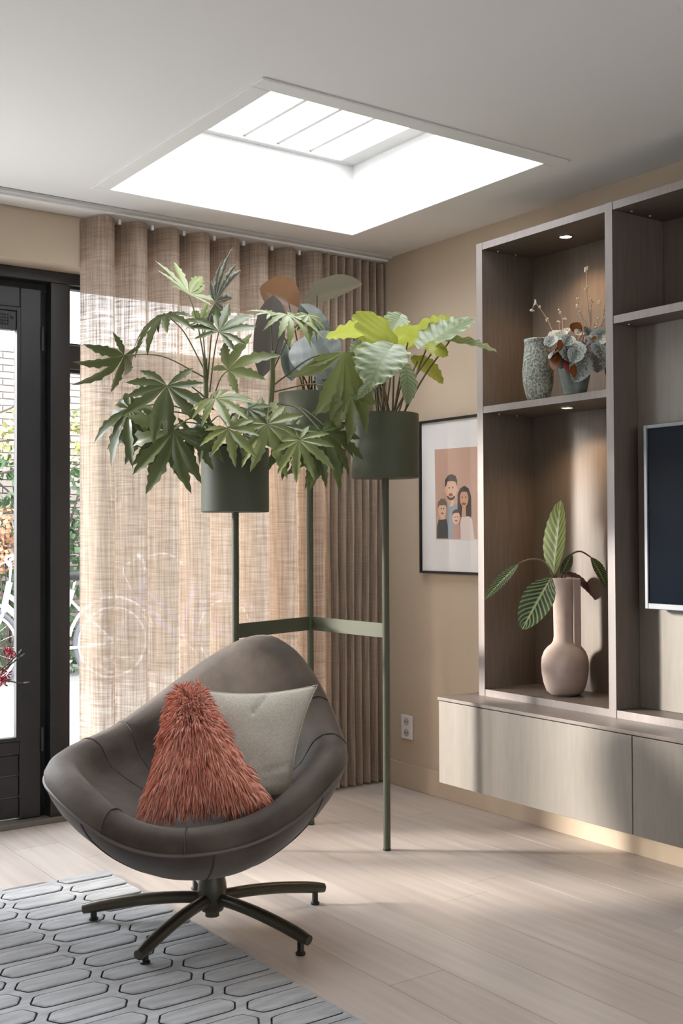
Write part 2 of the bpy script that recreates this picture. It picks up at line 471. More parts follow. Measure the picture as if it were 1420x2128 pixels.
M['yellowleaf'] = ramp_uv_mat('yellow_green_leaves', [(0.25, 0.30, 0.06), (0.40, 0.38, 0.16), (0.45, 0.34, 0.22)], 0.5)
M['hydra'] = ramp_uv_mat('dried_hydrangea_petals', [(0.36, 0.19, 0.10), (0.50, 0.28, 0.17), (0.60, 0.38, 0.26)], 0.7)
M['bikewhite'] = mat('white_bicycle_enamel', (0.75, 0.76, 0.78), 0.3)
M['bikeblue'] = mat('blue_bicycle_enamel', (0.14, 0.15, 0.42), 0.3)
M['tyre'] = mat('grey_tyre', (0.14, 0.145, 0.16), 0.7)
M['print'] = mat('dusty_pink_print', srgb(196, 160, 142), 0.6)
M['mount'] = mat('white_mount_board', (0.80, 0.795, 0.80), 0.7)
for nm, c in dict(skin=(226, 186, 160), skin2=(206, 158, 130), hair=(52, 48, 50), hairb=(112, 100, 84), denim=(150, 160, 172), navy=(58, 66, 72), cream=(226, 212, 208), tan=(188, 148, 132), lips=(150, 84, 76), eyes=(90, 60, 40)).items():
    M['p_' + nm] = mat('print_' + nm, srgb(*c), 0.6)

# ------------------------------------------------------------------ room shell
XR, YB, ZC = 3.38, 4.47, 2.57      # right wall, far wall, ceiling
XL, YF = -2.7, -3.3
XD0, XD1 = -0.20, 2.93             # opening of the garden front
ZL = 2.342                         # lintel underside
S = 'structure'
# floor: planks along the length of the room
fl = thing('floor', None, None, (0, 0, 0), kind=S)
PLW, GAPW = 0.19, 0.0016
pm = []
for i in range(6):
    c = [(0.64, 0.565, 0.515), (0.615, 0.54, 0.49), (0.67, 0.60, 0.55), (0.63, 0.56, 0.515), (0.645, 0.565, 0.51), (0.61, 0.54, 0.495)][i]
    pm.append(mat('pale_oak_%d' % i, c, 0.34, c2=tuple(x * 0.80 for x in c), scale=(30, 1.6, 30), bump=0.03, bump_scale=(120, 4, 120), spec=0.35, lo=0.3, hi=0.75, detail=6))
mbs = MB().box(XL, XR, YF, 4.60, -0.06, -0.016)
mbs.build('floor_slab', M['gap'], fl)
x = XL; k = 0
pmeshes = {}
while x < XR - 0.001:
    w = min(PLW, XR - x)
    y = YF - random.uniform(0, 2.0)
    while y < 4.60:
        y0, y1 = max(y, YF), min(y + 2.2, 4.60)
        if y1 - y0 > 0.02:
            MB().box(x + GAPW / 2, x + w - GAPW / 2, y0 + GAPW / 2, y1 - GAPW / 2, -0.016, 0.0).build('plank', pm[random.randrange(6)], fl)
        y += 2.2
    x += w; k += 1

# walls
wb = MB()
wb.box(XL, XD0, YB, 4.75, 0, ZC + 0.02); wb.box(XD1, XR + 0.1, YB, 4.75, 0, ZC + 0.02); wb.box(XD0, XD1, YB, 4.75, ZL, ZC + 0.02)
tag(wb.build('wall_back', M['wall']), kind=S)
tag(MB().box(XR, XR + 0.1, YF, YB, 0, ZC + 0.02).build('wall_right', M['wall']), kind=S)
tag(MB().box(XL - 0.1, XL, YF, YB + 0.2, 0, ZC + 0.02).build('wall_left', M['wall']), kind=S)
wf = MB()
wf.box(XL - 0.1, -1.6, YF - 0.2, YF, 0, ZC + 0.02); wf.box(2.4, XR + 0.1, YF - 0.2, YF, 0, ZC + 0.02)
wf.box(-1.6, 2.4, YF - 0.2, YF, 0, 0.75); wf.box(-1.6, 2.4, YF - 0.2, YF, 2.4, ZC + 0.02)
tag(wf.build('wall_front', M['wall']), kind=S)
w3 = thing('rear_fill_window', None, None, (0.4, YF - 0.1, 0.75), kind=S)  # unseen rear window, added to let fill light in
fr = MB()
for xx in (-1.6, -0.3, 1.03, 2.33): fr.box(xx, xx + 0.07, YF - 0.13, YF - 0.06, 0.75, 2.4)
fr.box(-1.6, 2.4, YF - 0.13, YF - 0.06, 0.75, 0.82); fr.box(-1.6, 2.4, YF - 0.13, YF - 0.06, 2.33, 2.4)
fr.build('window_frame', M['black'], w3, bevel=0.003)
MB().box(-1.55, 2.35, YF - 0.10, YF - 0.094, 0.8, 2.35).build('window_pane', M['glass'], w3)

# ceiling with the roof-light opening
SX0, SX1, SY0, SY1 = 1.795, 2.970, 2.890, 4.080
ce = MB()
t = 0.03
ce.box(XL - 0.1, SX0 - t, YF - 0.1, 4.75, ZC, ZC + 0.12); ce.box(SX1 + t, XR + 0.1, YF - 0.1, 4.75, ZC, ZC + 0.12)
ce.box(SX0 - t, SX1 + t, YF - 0.1, SY0 - t, ZC, ZC + 0.12); ce.box(SX0 - t, SX1 + t, SY1 + t, 4.75, ZC, ZC + 0.12)
tag(ce.build('ceiling', M['ceiling']), kind=S)
# flat casing round the opening, a hair proud of the ceiling
tr = MB(); q = 0.066; zt = ZC - 0.007
tr.box(SX0 - q, SX1 + q, SY0 - q, SY0, zt, ZC); tr.box(SX0 - q, SX1 + q, SY1, SY1 + 0.035, zt, ZC)
tr.box(SX0 - q, SX0, SY0, SY1, zt, ZC); tr.box(SX1, SX1 + q, SY0, SY1, zt, ZC)
tag(tr.build('trim_1', M['ceiling'], bevel=0.002), kind=S)
# roof light: white shaft, frame, bars, panes
w2 = thing('window_2', None, None, (2.38, 3.48, ZC), kind=S)
ZG = 2.875
sh = MB()
sh.box(SX0 - t, SX0, SY0 - t, SY1 + t, ZC - 0.003, ZG + 0.12); sh.box(SX1, SX1 + t, SY0 - t, SY1 + t, ZC - 0.003, ZG + 0.12)
sh.box(SX0, SX1, SY0 - t, SY0, ZC - 0.003, ZG + 0.12); sh.box(SX0, SX1, SY1, SY1 + t, ZC - 0.003, ZG + 0.12)
sh.build('shaft_lining', M['white'], w2)
lf = MB()
lf.box(SX0, SX1, SY1 - 0.035, SY1, ZG, ZG + 0.045); lf.box(SX0, SX1, SY0, SY0 + 0.03, ZG, ZG + 0.045)
lf.box(SX0, SX0 + 0.03, SY0 + 0.03, SY1 - 0.035, ZG, ZG + 0.045); lf.box(SX1 - 0.09, SX1, SY0 + 0.03, SY1 - 0.035, ZG, ZG + 0.045)
lf.build('roof_light_frame', M['barpaint'], w2, bevel=0.003)
bx = [2.885 - 0.1665 * i for i in range(1, 7)]
for b in bx:
    if b > SX0 + 0.05:
        MB().box(b - 0.009, b + 0.009, SY0 + 0.03, SY1 - 0.035, ZG + 0.012, ZG + 0.04).build('glazing_bar', M['barpaint'], w2, bevel=0.002)
ed = [2.88] + bx
for i in range(len(ed) - 1):
    a, b = max(ed[i + 1] + 0.009, SX0 + 0.03), ed[i] - 0.009
    if b - a > 0.01:
        MB().box(a, b, SY0 + 0.03, SY1 - 0.035, ZG + 0.026, ZG + 0.031).build('window_pane', M['glass'], w2)
        MB().box(a + 0.01, b - 0.01, SY1 - 0.068, SY1 - 0.062, ZG + 0.010, ZG + 0.018).build('vent_strip', M['barpaint'], w2)

# skirting
tag(MB().box(XR - 0.014, XR, -3.3, YB, 0, 0.117).build('baseboard_right', M['wall'], bevel=0.003), kind=S)
tag(MB().box(XD1, XR - 0.014, YB - 0.014, YB, 0, 0.117).build('baseboard_back', M['wall'], bevel=0.003), kind=S)

# garden front: head, posts and sill of the frame, side window, door
FY0, FY1 = 4.60, 4.69
tf = thing('trim_2', None, None, (1.36, FY0, 0), kind=S)
MB().box(XD0, XD1, FY0, FY1, 2.292, ZL).build('frame_head', M['black'], tf, bevel=0.003)
MB().box(1.756, 1.841, FY0, FY1, 0, 2.292).build('frame_post', M['black'], tf, bevel=0.003)
MB().box(XD0, XD0 + 0.06, FY0, FY1, 0, 2.292).build('frame_post', M['black'], tf, bevel=0.003)
MB().box(2.85, XD1, FY0, FY1, 0, 2.292).build('frame_post', M['black'], tf, bevel=0.003)
MB().box(0.80, 0.86, FY0, FY1, 0, 2.292).build('frame_post', M['black'], tf, bevel=0.003)
MB().box(XD0, 1.83, FY0 - 0.02, 4.80, 0, 0.022).build('threshold', mat('grey_stone_threshold', (0.18, 0.165, 0.15), 0.6), tf, bevel=0.003)

w1 = thing('window_1', None, None, (2.35, FY0, 0), kind=S)
MB().box(1.841, 2.85, FY0 + 0.005, FY1, 1.929, 2.033).build('transom', M['black'], w1, bevel=0.003)
MB().box(1.841, 2.85, FY0 + 0.005, FY1, 0.0, 0.13).build('bottom_rail', M['black'], w1, bevel=0.003)
for z0, z1 in ((0.13, 1.929), (2.033, 2.292)):
    bd = MB(); e = 0.012
    bd.box(1.841, 1.841 + e, FY0 + 0.03, FY1 - 0.02, z0, z1); bd.box(2.85 - e, 2.85, FY0 + 0.03, FY1 - 0.02, z0, z1)
    bd.box(1.841 + e, 2.85 - e, FY0 + 0.03, FY1 - 0.02, z0, z0 + e); bd.box(1.841 + e, 2.85 - e, FY0 + 0.03, FY1 - 0.02, z1 - e, z1)
    bd.build('glazing_bead', M['black'], w1)
    MB().box(1.85, 2.845, FY0 + 0.05, FY0 + 0.056, z0 + 0.005, z1 - 0.005).build('window_pane', M['glass'], w1)

def garden_door(n, x0, x1, handle):
    """door leaf between x0 and x1"""
    d = thing('door_%d' % n, None, None, ((x0 + x1) / 2, 4.63, 0), kind=S)
    y0, y1 = 4.632, 4.685
    zt = 2.262
    MB().box(x0, x0 + 0.092, y0, y1, 0.024, zt).build('stile', M['black'], d, bevel=0.004)
    MB().box(x1 - 0.092, x1, y0, y1, 0.024, zt).build('stile', M['black'], d, bevel=0.004)
    MB().box(x0 + 0.092, x1 - 0.092, y0 + 0.001, y1, 2.175, zt).build('top_rail', M['black'], d, bevel=0.004)
    MB().box(x0 + 0.092, x1 - 0.092, y0 + 0.001, y1, 0.30, 0.352).build('bottom_rail', M['black'], d, bevel=0.004)
    for i in range(3):
        zz = 0.03 + i * 0.09
        MB().box(x0 + 0.092, x1 - 0.092, y0 + 0.008, y1, zz, zz + 0.085).build('board', M['black'], d, bevel=0.004)
    bd = MB(); e = 0.016; z0, z1 = 0.352, 2.175
    bd.box(x0 + 0.092, x0 + 0.092 + e, y0 - 0.004, y0 + 0.03, z0, z1); bd.box(x1 - 0.092 - e, x1 - 0.092, y0 - 0.004, y0 + 0.03, z0, z1)
    bd.box(x0 + 0.092 + e, x1 - 0.092 - e, y0 - 0.004, y0 + 0.03, z0, z0 + e); bd.box(x0 + 0.092 + e, x1 - 0.092 - e, y0 - 0.004, y0 + 0.03, z1 - e, z1)
    bd.build('glazing_bead', M['black'], d, bevel=0.002)
    # ventilation grille above the glass
    g = MB().box(x0 + 0.108, x1 - 0.108, y0 + 0.002, y0 + 0.04, 2.078, 2.159).build('vent_grille', M['black'], d, bevel=0.003)
    sl = MB()
    for r in range(4):
        zz = 2.098 + r * 0.013
        xx = x0 + 0.13
        while xx < x1 - 0.14:
            sl.box(xx, xx + 0.006, y0 - 0.001, y0 + 0.003, zz, zz + 0.007); xx += 0.011
    tag(sl.build('slot', M['rubber'], g), kind='stuff')
    MB().box(x1 - 0.132, x1 - 0.122, y0 - 0.003, y0 + 0.003, 2.125, 2.135).build('grille_knob', M['rubber'], g)
    MB().box(x0 + 0.108, x1 - 0.108, y0 + 0.02, y0 + 0.026, 0.366, 2.08).build('window_pane', M['glass'], d)
    if handle:
        h = MB().box(x0 + 0.03, x0 + 0.06, y0 - 0.008, y0, 0.95, 1.17).build('door_handle', M['chrome'], d, bevel=0.003)
        MB().tube([(x0 + 0.045, y0 - 0.008, 1.08), (x0 + 0.045, y0 - 0.05, 1.08), (x0 + 0.16, y0 - 0.05, 1.08)], 0.009, 10).build('lever', M['chrome'], h, smooth=True)
    hg = MB()
    for zz in (0.3, 2.0): hg.cyl((x1 + 0.004, y0 - 0.006, zz), (x1 + 0.004, y0 - 0.006, zz + 0.1), 0.007, n=10)
    hg.build('hinge', M['black'], d)
garden_door(1, 0.865, 1.726, True)
garden_door(2, -0.135, 0.795, False)
MB().box(XD0 + 0.06, 1.756, FY0 + 0.055, FY1 + 0.02, 2.255, 2.292).build('rebate', M['rubber'], tf)
# dark rebate between the leaf and the post
MB().box(1.728, 1.7555, FY0 + 0.06, FY1, 0.022, 2.29).build('rebate', M['rubber'], tf)

# ------------------------------------------------------------------ curtains and rail
rail = thing('curtain_rail', 'white double curtain rail fixed along the ceiling above the garden doors', 'curtain rail', (1.0, 4.39, ZC))
MB().box(XL + 0.02, 3.372, 4.300, 4.335, ZC - 0.012, ZC - 0.0005).build('rail_front', mat('grey_white_rail', (0.55, 0.54, 0.53), 0.4), rail, bevel=0.002)
MB().box(XL + 0.02, 3.372, 4.335, 4.462, ZC - 0.020, ZC - 0.0005).build('rail_channel', M['white'], rail, bevel=0.003)

def curtain(name, label, x0, x1, bulge, period, amp, yc, ztop, material, seedv, omega, flare=0.0):
    c = thing(name, label, 'curtain', ((x0 + x1) / 2, yc, 0))
    per = 22
    n = int((x1 - x0) / period * per) + 1
    rows = 36
    P, UVs = [], []
    for j in range(rows + 1):
        z = 0.014 + (ztop - 0.014) * j / rows
        fz = 1 - j / rows
        row, ur = [], []
        for i in range(n):
            xx = x0 + (x1 - x0) * i / (n - 1)
            ph = 2 * PI * (xx - bulge) / period
            nv = noise.noise(Vector((xx * 3.1 / period * 0.15, z * 0.7, seedv)))
            a = amp * (1 + 0.22 * nv * (0.3 + fz))
            y = yc - a * math.cos(ph + 0.25 * nv * fz)
            xs = xx + omega * period * math.sin(ph * 1.0) * 0.5 + 0.006 * nv * fz + flare * fz * (xx - x0) / (x1 - x0)
            row.append((min(xs, 3.372), y + 0.006 * noise.noise(Vector((xx * 9, z * 2.2, seedv + 4))), z)); ur.append((i / n, j / rows))
        P.append(row); UVs.append(ur)
    MB().grid(P, UVs).build('fabric', material, c, smooth=True)
    # header tape: stiff top band on the back
    H = []
    for z in (ztop - 0.075, ztop - 0.004):
        H.append([(p[0], p[1] + 0.004, z) for p in P[-1]])
    MB().grid(H).build('header_tape', M['hem'], c, smooth=True)
    hk = MB()
    i = 0
    while bulge + i * period < x1:
        xx = bulge + i * period + period / 2
        if xx < x1 and xx > x0:
            hk.box(xx - 0.006, xx + 0.006, yc - 0.006, yc + 0.006, ztop - 0.012, ZC - 0.019)
        i += 1
    tag(hk.build('glider', M['white'], c), kind='stuff')
    return c
curtain('sheer_curtain', 'wide beige sheer linen curtain with deep waves in front of the bright window', 1.829, 3.010, 1.906, 0.152, 0.060, 4.405, 2.542, M['curtain'], 1.0, 0.22)
curtain('gathered_curtain', 'narrow brown-beige linen curtain gathered into tight folds in the corner', 3.012, 3.366, 3.03, 0.0465, 0.046, 4.398, 2.542, M['curtain2'], 9.0, 0.15)
# ------------------------------------------------------------------ wall unit
XU, XBK = 3.08, 3.366
YA0, YA1 = 3.344, 3.378      # left side panel
YB0, YB1 = 2.667, 2.700      # divider
ZW = 0.562                   # worktop top
PT = 0.034
ZT0, ZT1 = 2.359, 2.387
M['edge'] = mat('taupe_laminate_lit_edge', (0.27, 0.235, 0.222), 0.4, c2=(0.30, 0.262, 0.248), scale=(90, 90, 6), spec=0.4)  # front edges coloured lighter to suggest light from the doors
M['board'] = mat('taupe_board_shaded', (0.125, 0.099, 0.081), 0.45, c2=(0.150, 0.120, 0.099), scale=(90, 90, 6), bump=0.05, bump_scale=(300, 300, 40), spec=0.4)  # same boards, darkened in colour to suggest shade inside the niches
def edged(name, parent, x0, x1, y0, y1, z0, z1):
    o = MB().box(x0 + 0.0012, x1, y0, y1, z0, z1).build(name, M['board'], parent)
    MB().box(x0, x0 + 0.0012, y0, y1, z0, z1).build('lit_edge', M['edge'], o)['label'] = 'front edge coloured lighter as if lit from the doors'
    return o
def panel(name, mat_, parent, *b, bevel=0.0015):
    return MB().box(*b).build(name, mat_, parent, bevel=bevel)
nu = thing('niche_cabinet', 'taupe open wall cabinet with two lit niches holding the pots and the tall vase', 'cabinet', (3.22, 3.02, ZW))
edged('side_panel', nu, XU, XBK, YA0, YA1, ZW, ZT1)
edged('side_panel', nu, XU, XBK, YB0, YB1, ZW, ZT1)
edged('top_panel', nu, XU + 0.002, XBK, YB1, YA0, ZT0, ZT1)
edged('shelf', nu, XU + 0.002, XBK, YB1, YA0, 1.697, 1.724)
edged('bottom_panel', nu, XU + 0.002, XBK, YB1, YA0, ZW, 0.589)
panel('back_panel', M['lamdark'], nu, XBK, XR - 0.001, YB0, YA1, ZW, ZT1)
for zz in (ZT0, 1.697):
    for dx in (0.07, 0.17):
        MB().ball((XU + dx, YA0 - 0.02, zz - 0.001), 0.005, 8, 4).build('shelf_fitting', M['brass'], nu, smooth=True)
tu = thing('television_cabinet', 'taupe open wall cabinet with a dark upper shelf around the television', 'cabinet', (3.22, 1.95, ZW))
YC = 1.25
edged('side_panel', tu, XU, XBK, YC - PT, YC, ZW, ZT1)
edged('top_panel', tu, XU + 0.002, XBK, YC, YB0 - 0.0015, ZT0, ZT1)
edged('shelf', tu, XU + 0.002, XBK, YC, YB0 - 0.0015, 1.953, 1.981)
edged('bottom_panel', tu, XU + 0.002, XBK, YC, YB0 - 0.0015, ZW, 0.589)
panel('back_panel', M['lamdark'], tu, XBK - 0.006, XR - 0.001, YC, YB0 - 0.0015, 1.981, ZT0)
panel('television_panel', M['drawer'], tu, 3.205, XBK, YC, YB0 - 0.0015, 0.589, 1.953)
for zz, dxs in ((ZT0, (0.07, 0.17)), (1.953, (0.05,))):
    for dx in dxs:
        MB().ball((XU + dx, YB0 - 0.03, zz - 0.001), 0.005, 8, 4).build('shelf_fitting', M['brass'], tu, smooth=True)
# worktop and hanging drawers
XD = 2.919
tag(MB().box(XD - 0.004, XR - 0.001, 0.4, 3.442, ZW - 0.012, ZW).build('worktop', M['lam'], bevel=0.001),
    'long thin taupe worktop lying over the floating drawers', 'worktop')
edges = [3.440, 2.462, 1.484, 0.506]
labs = ['greige floating drawer unit under the open niches, nearest the corner', 'greige floating drawer unit under the television, cut by the photo edge', 'greige floating drawer unit beyond the television, outside the view']
for i in range(3):
    y1, y0 = edges[i], edges[i + 1]
    b = thing('drawer_cabinet', labs[i], 'cabinet', (3.15, (y0 + y1) / 2, 0.224), 'floating drawer units')
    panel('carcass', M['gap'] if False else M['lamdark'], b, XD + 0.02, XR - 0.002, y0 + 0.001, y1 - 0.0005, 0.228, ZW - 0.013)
    panel('drawer_front', M['drawer'], b, XD, XD + 0.0195, y0 + 0.003, y1 - 0.001, 0.222, 0.546)

# downlights in the niches
for zz, lab in ((ZT0, 'small warm downlight recessed in the top of the upper niche'), (1.697, 'small warm downlight recessed under the middle shelf above the vase')):
    c = Vector((3.21, 3.01, zz))
    lt = thing('downlight', lab, 'lamp', c)
    MB().lathe([(0.022, -0.0005), (0.031, -0.0005), (0.031, -0.004), (0.024, -0.004), (0.022, -0.0005)], c, 28).build('ring', M['chrome'], lt, smooth=True, auto=30)
    MB().lathe([(0.0001, -0.0018), (0.0225, -0.0018), (0.0225, -0.0004), (0.0001, -0.0004)], c, 24).build('lens', M['lampglow'], lt)
    sp = bpy.data.lights.new('downlight_beam', 'SPOT'); sp.energy = 7; sp.color = (1.0, 0.66, 0.34); sp.spot_size = math.radians(125); sp.spot_blend = 0.8; sp.shadow_soft_size = 0.02
    so = bpy.data.objects.new('downlight_beam', sp); COL.objects.link(so); so.parent = lt; so.location = (0, 0, -0.012)

# television
p = pl(1338, 885, 0, 3.13)
TY1, TZ1, TZ0 = p.y, p.z, pl(1338, 1265, 0, 3.13).z
TY0 = TY1 - 1.12
tv = thing('television', 'black flat television with thin silver bezel mounted in the cabinet', 'television', (3.15, (TY0 + TY1) / 2, TZ0))
bz = MB(); e = 0.014
bz.box(3.128, 3.165, TY1 - e, TY1, TZ0, TZ1); bz.box(3.128, 3.165, TY0, TY0 + e, TZ0, TZ1)
bz.box(3.128, 3.165, TY0 + e, TY1 - e, TZ0, TZ0 + 0.02); bz.box(3.128, 3.165, TY0 + e, TY1 - e, TZ1 - 0.012, TZ1)
bz.build('bezel', M['silver'], tv, bevel=0.002)
panel('screen', M['screen'], tv, 3.134, 3.16, TY0 + e, TY1 - e, TZ0 + 0.02, TZ1 - 0.012)
panel('housing', M['liner'], tv, 3.1655, 3.2045, TY0 + 0.06, TY1 - 0.06, TZ0 + 0.05, TZ1 - 0.05)

# wall socket
a = pl(834, 1484, 0, 3.37); b_ = pl(857, 1539, 0, 3.37)
sk = thing('wall_socket', 'white double wall socket low on the beige wall beside the curtain', 'socket', (XR, (a.y + b_.y) / 2, b_.z))
MB().box(XR - 0.012, XR - 0.0005, b_.y, a.y, b_.z, a.z).build('cover_plate', M['socket'], sk, bevel=0.004)
cy = (a.y + b_.y) / 2; hz = (a.z - b_.z)
for k in (0.27, 0.73):
    zc = b_.z + hz * k
    o = MB().tube([(XR - 0.0125, cy, zc), (XR - 0.0118, cy, zc)], [0.019, 0.019], 20).build('recess', M['sockethole'], sk)
    hm = MB()
    for dy in (-0.009, 0.009): hm.tube([(XR - 0.0135, cy + dy, zc), (XR - 0.0124, cy + dy, zc)], [0.003, 0.003], 8)
    hm.build('pin_hole', M['rubber'], o)

# ------------------------------------------------------------------ picture on the right wall
PX = 3.362
def pic(zx, zy): # zoomed-photo reading of the print -> y, z on the wall
    q = pl(860 + zx / 5.6, 840 + zy / 5.6, 0, PX)
    return q.y, q.z
FYL, FYR, FZ0, FZ1 = 4.086, 3.600, 1.030, 1.741
pf = thing('framed_picture', 'thin black framed family portrait print hung on the beige wall', 'picture', (XR, (FYL + FYR) / 2, FZ0))
f = MB(); e = 0.011
f.box(XR - 0.026, XR - 0.0005, FYL - e, FYL, FZ0, FZ1); f.box(XR - 0.026, XR - 0.0005, FYR, FYR + e, FZ0, FZ1)
f.box(XR - 0.026, XR - 0.0005, FYR + e, FYL - e, FZ0, FZ0 + e); f.box(XR - 0.026, XR - 0.0005, FYR + e, FYL - e, FZ1 - e, FZ1)
f.build('frame', M['rubber'], pf, bevel=0.001)
panel('mount_board', M['mount'], pf, XR - 0.016, XR - 0.002, FYR + e, FYL - e, FZ0 + e, FZ1 - e, bevel=0)
MB().box(XR - 0.024, XR - 0.0225, FYR + e, FYL - e, FZ0 + e, FZ1 - e).build('picture_glass', M['picglass'], pf)
pr = MB()
LAYER = [0]
def flat(pts, mi):
    LAYER[0] += 1
    xx = XR - 0.0162 - LAYER[0] * 0.00008
    q = [pic(*p_) for p_ in pts]
    pr.add([(xx, y, z) for y, z in q], [tuple(range(len(q)))], None, mi)
def ell(cx, cy_, rx, ry, mi, a0=0, a1=360, n=24):
    flat([(cx + rx * math.cos(math.radians(a0 + (a1 - a0) * k / n)), cy_ - ry * math.sin(math.radians(a0 + (a1 - a0) * k / n))) for k in range(n + (0 if a1 - a0 == 360 else 1))], mi)
pmats = [M['print']] + [M['p_' + k] for k in ('skin', 'skin2', 'hair', 'hairb', 'denim', 'navy', 'cream', 'tan', 'lips', 'eyes')]
SKIN, SKIN2, HAIR, HAIRB, DEN, NAVY, CREAM, TAN, LIPS, EYES = range(1, 11)
flat([(240, 530), (738, 492), (740, 1575), (258, 1575)], 0)
# man
flat([(388, 1572), (384, 1190), (430, 1150), (470, 1150), (540, 1200), (545, 1572)], DEN)
flat([(405, 1190), (430, 1155), (440, 1100), (465, 1100), (470, 1150), (455, 1190)], SKIN)
ell(432, 990, 66, 122, SKIN)
ell(368, 1005, 12, 28, SKIN); ell(497, 995, 10, 28, SKIN)
ell(432, 1068, 46, 52, HAIR, 180, 360); ell(432, 1058, 34, 30, SKIN)
flat([(362, 960), (366, 880), (400, 828), (440, 815), (485, 835), (505, 890), (500, 950), (488, 905), (440, 895), (392, 902), (376, 955)], HAIR)
ell(430, 1055, 24, 20, LIPS); ell(412, 975, 7, 10, EYES); ell(454, 972, 7, 10, EYES)
# woman
flat([(508, 1290), (510, 1050), (540, 980), (590, 948), (640, 985), (668, 1080), (670, 1310), (560, 1320)], HAIR)
flat([(545, 1572), (540, 1380), (560, 1310), (640, 1305), (680, 1340), (708, 1580), (545, 1578)], CREAM)
flat([(556, 1308), (566, 1180), (606, 1180), (610, 1305), (585, 1320)], SKIN2)
ell(586, 1098, 50, 100, SKIN2)
flat([(530, 1060), (545, 1010), (590, 985), (635, 1015), (642, 1070), (615, 1020), (560, 1020)], HAIR)
ell(582, 1160, 26, 16, LIPS); ell(563, 1085, 7, 9, EYES); ell(606, 1082, 7, 9, EYES)
# older boy
flat([(270, 1562), (272, 1420), (292, 1345), (380, 1338), (396, 1420), (396, 1562)], NAVY)
flat([(312, 1345), (318, 1290), (358, 1290), (362, 1342)], SKIN)
ell(334, 1235, 46, 88, SKIN)
flat([(280, 1215), (284, 1140), (320, 1100), (360, 1105), (386, 1150), (384, 1210), (372, 1175), (300, 1180)], HAIRB)
ell(334, 1272, 16, 10, LIPS); ell(322, 1218, 6, 9, EYES); ell(350, 1216, 6, 9, EYES)
# small child
flat([(462, 1575), (464, 1440), (486, 1395), (530, 1395), (545, 1440), (545, 1575)], TAN)
ell(497, 1325, 46, 76, SKIN)
flat([(450, 1300), (455, 1250), (495, 1222), (538, 1240), (548, 1295), (530, 1262), (470, 1270)], HAIR)
ell(497, 1358, 16, 10, LIPS); ell(482, 1315, 6, 8, EYES); ell(510, 1313, 6, 8, EYES)
pr.build('printed_portrait', pmats, pf)

# ------------------------------------------------------------------ rug
RX0, RX1, RY0, RY1 = -0.9, 1.652, 1.2, 3.782
rug = thing('rug', 'grey-blue rug with carved elongated hexagons under the armchair', 'rug', (0.4, 2.5, 0))
MB().box(RX0, RX1, RY0, RY1, 0.0005, 0.002).build('backing', M['rugbase'], rug)
def hexa(inset):
    # elongated hexagon, tips on x; column pitch .218, row pitch .117
    h = 0.0585; a, b = 0.1262, 0.0918
    th = math.atan2(h, a - b)
    h2 = h - inset
    a2 = a - inset / math.sin(th)
    b2 = a2 - h2 / math.tan(th)
    return [(a2, 0), (b2, h2), (-b2, h2), (-a2, 0), (-b2, -h2), (b2, -h2)]
def chaikin(pts, t):
    out = []
    for i in range(len(pts)):
        p0, p1 = pts[i], pts[(i + 1) % len(pts)]
        for s in (t, 1 - t):
            out.append((p0[0] + (p1[0] - p0[0]) * s, p0[1] + (p1[1] - p0[1]) * s))
    return out
rings = []
for ins, z, t in ((0.0, 0.0125, 0.0), (0.0105, 0.0124, 0.10), (0.0135, 0.0115, 0.10), (0.0140, 0.0022, 0.10), (0.0180, 0.0022, 0.10), (0.0186, 0.0120, 0.10), (0.022, 0.0145, 0.10), (0.030, 0.0152, 0.10)):
    q = hexa(ins)
    if t == 0:
        q = chaikin(chaikin(q, 0.0), 0.0)
    else:
        q = chaikin(chaikin(q, t), t)
    rings.append([(x_, y_, z) for x_, y_ in q])
pile = MB()
kc = int((RX0 - 1.1325) / 0.218) - 1
for k in range(kc, 4):
    for j in range(-14, 11):
        cx = 1.1325 + k * 0.218; cy = 2.707 + 0.117 * j + (0.0585 if k % 2 else 0)
        if cx < RX0 - 0.2 or cy < RY0 - 0.1 or cy > RY1 + 0.1: continue
        P = [[(x_ + cx, y_ + cy, z) for x_, y_, z in r] for r in rings]
        for ra in range(len(P) - 1):
            m0_ = len(pile.f)
            pile.grid(P[ra:ra + 2], wrap_v=True)
            if ra in (2, 3, 4): pile.mi[m0_:] = [1] * (len(pile.f) - m0_)
        pile.add(P[-1], [tuple(range(24))])
po = pile.build('carved_pile', [M['rug'], M['rugbase']], rug, smooth=False)
bm = bmesh.new(); bm.from_mesh(po.data)
bmesh.ops.remove_doubles(bm, verts=bm.verts, dist=2e-5)
ox, oy, oz = wloc(rug)
for co, no in (((RX0 - ox, 0, 0), (-1, 0, 0)), ((RX1 - ox, 0, 0), (1, 0, 0)), ((0, RY0 - oy, 0), (0, -1, 0)), ((0, RY1 - oy, 0), (0, 1, 0))):
    bmesh.ops.bisect_plane(bm, geom=list(bm.verts) + list(bm.edges) + list(bm.faces), plane_co=co, plane_no=no, clear_outer=True)
bmesh.ops.recalc_face_normals(bm, faces=bm.faces)
bm.to_mesh(po.data); bm.free()
tag(po, kind='stuff')
bo = MB(); w_ = 0.006
bo.box(RX1 - w_, RX1 + 0.003, RY0, RY1, 0.0005, 0.0125); bo.box(RX0, RX1, RY1 - w_, RY1 + 0.003, 0.0005, 0.0125)
bo.build('bound_edge', M['rug'], rug, bevel=0.003)

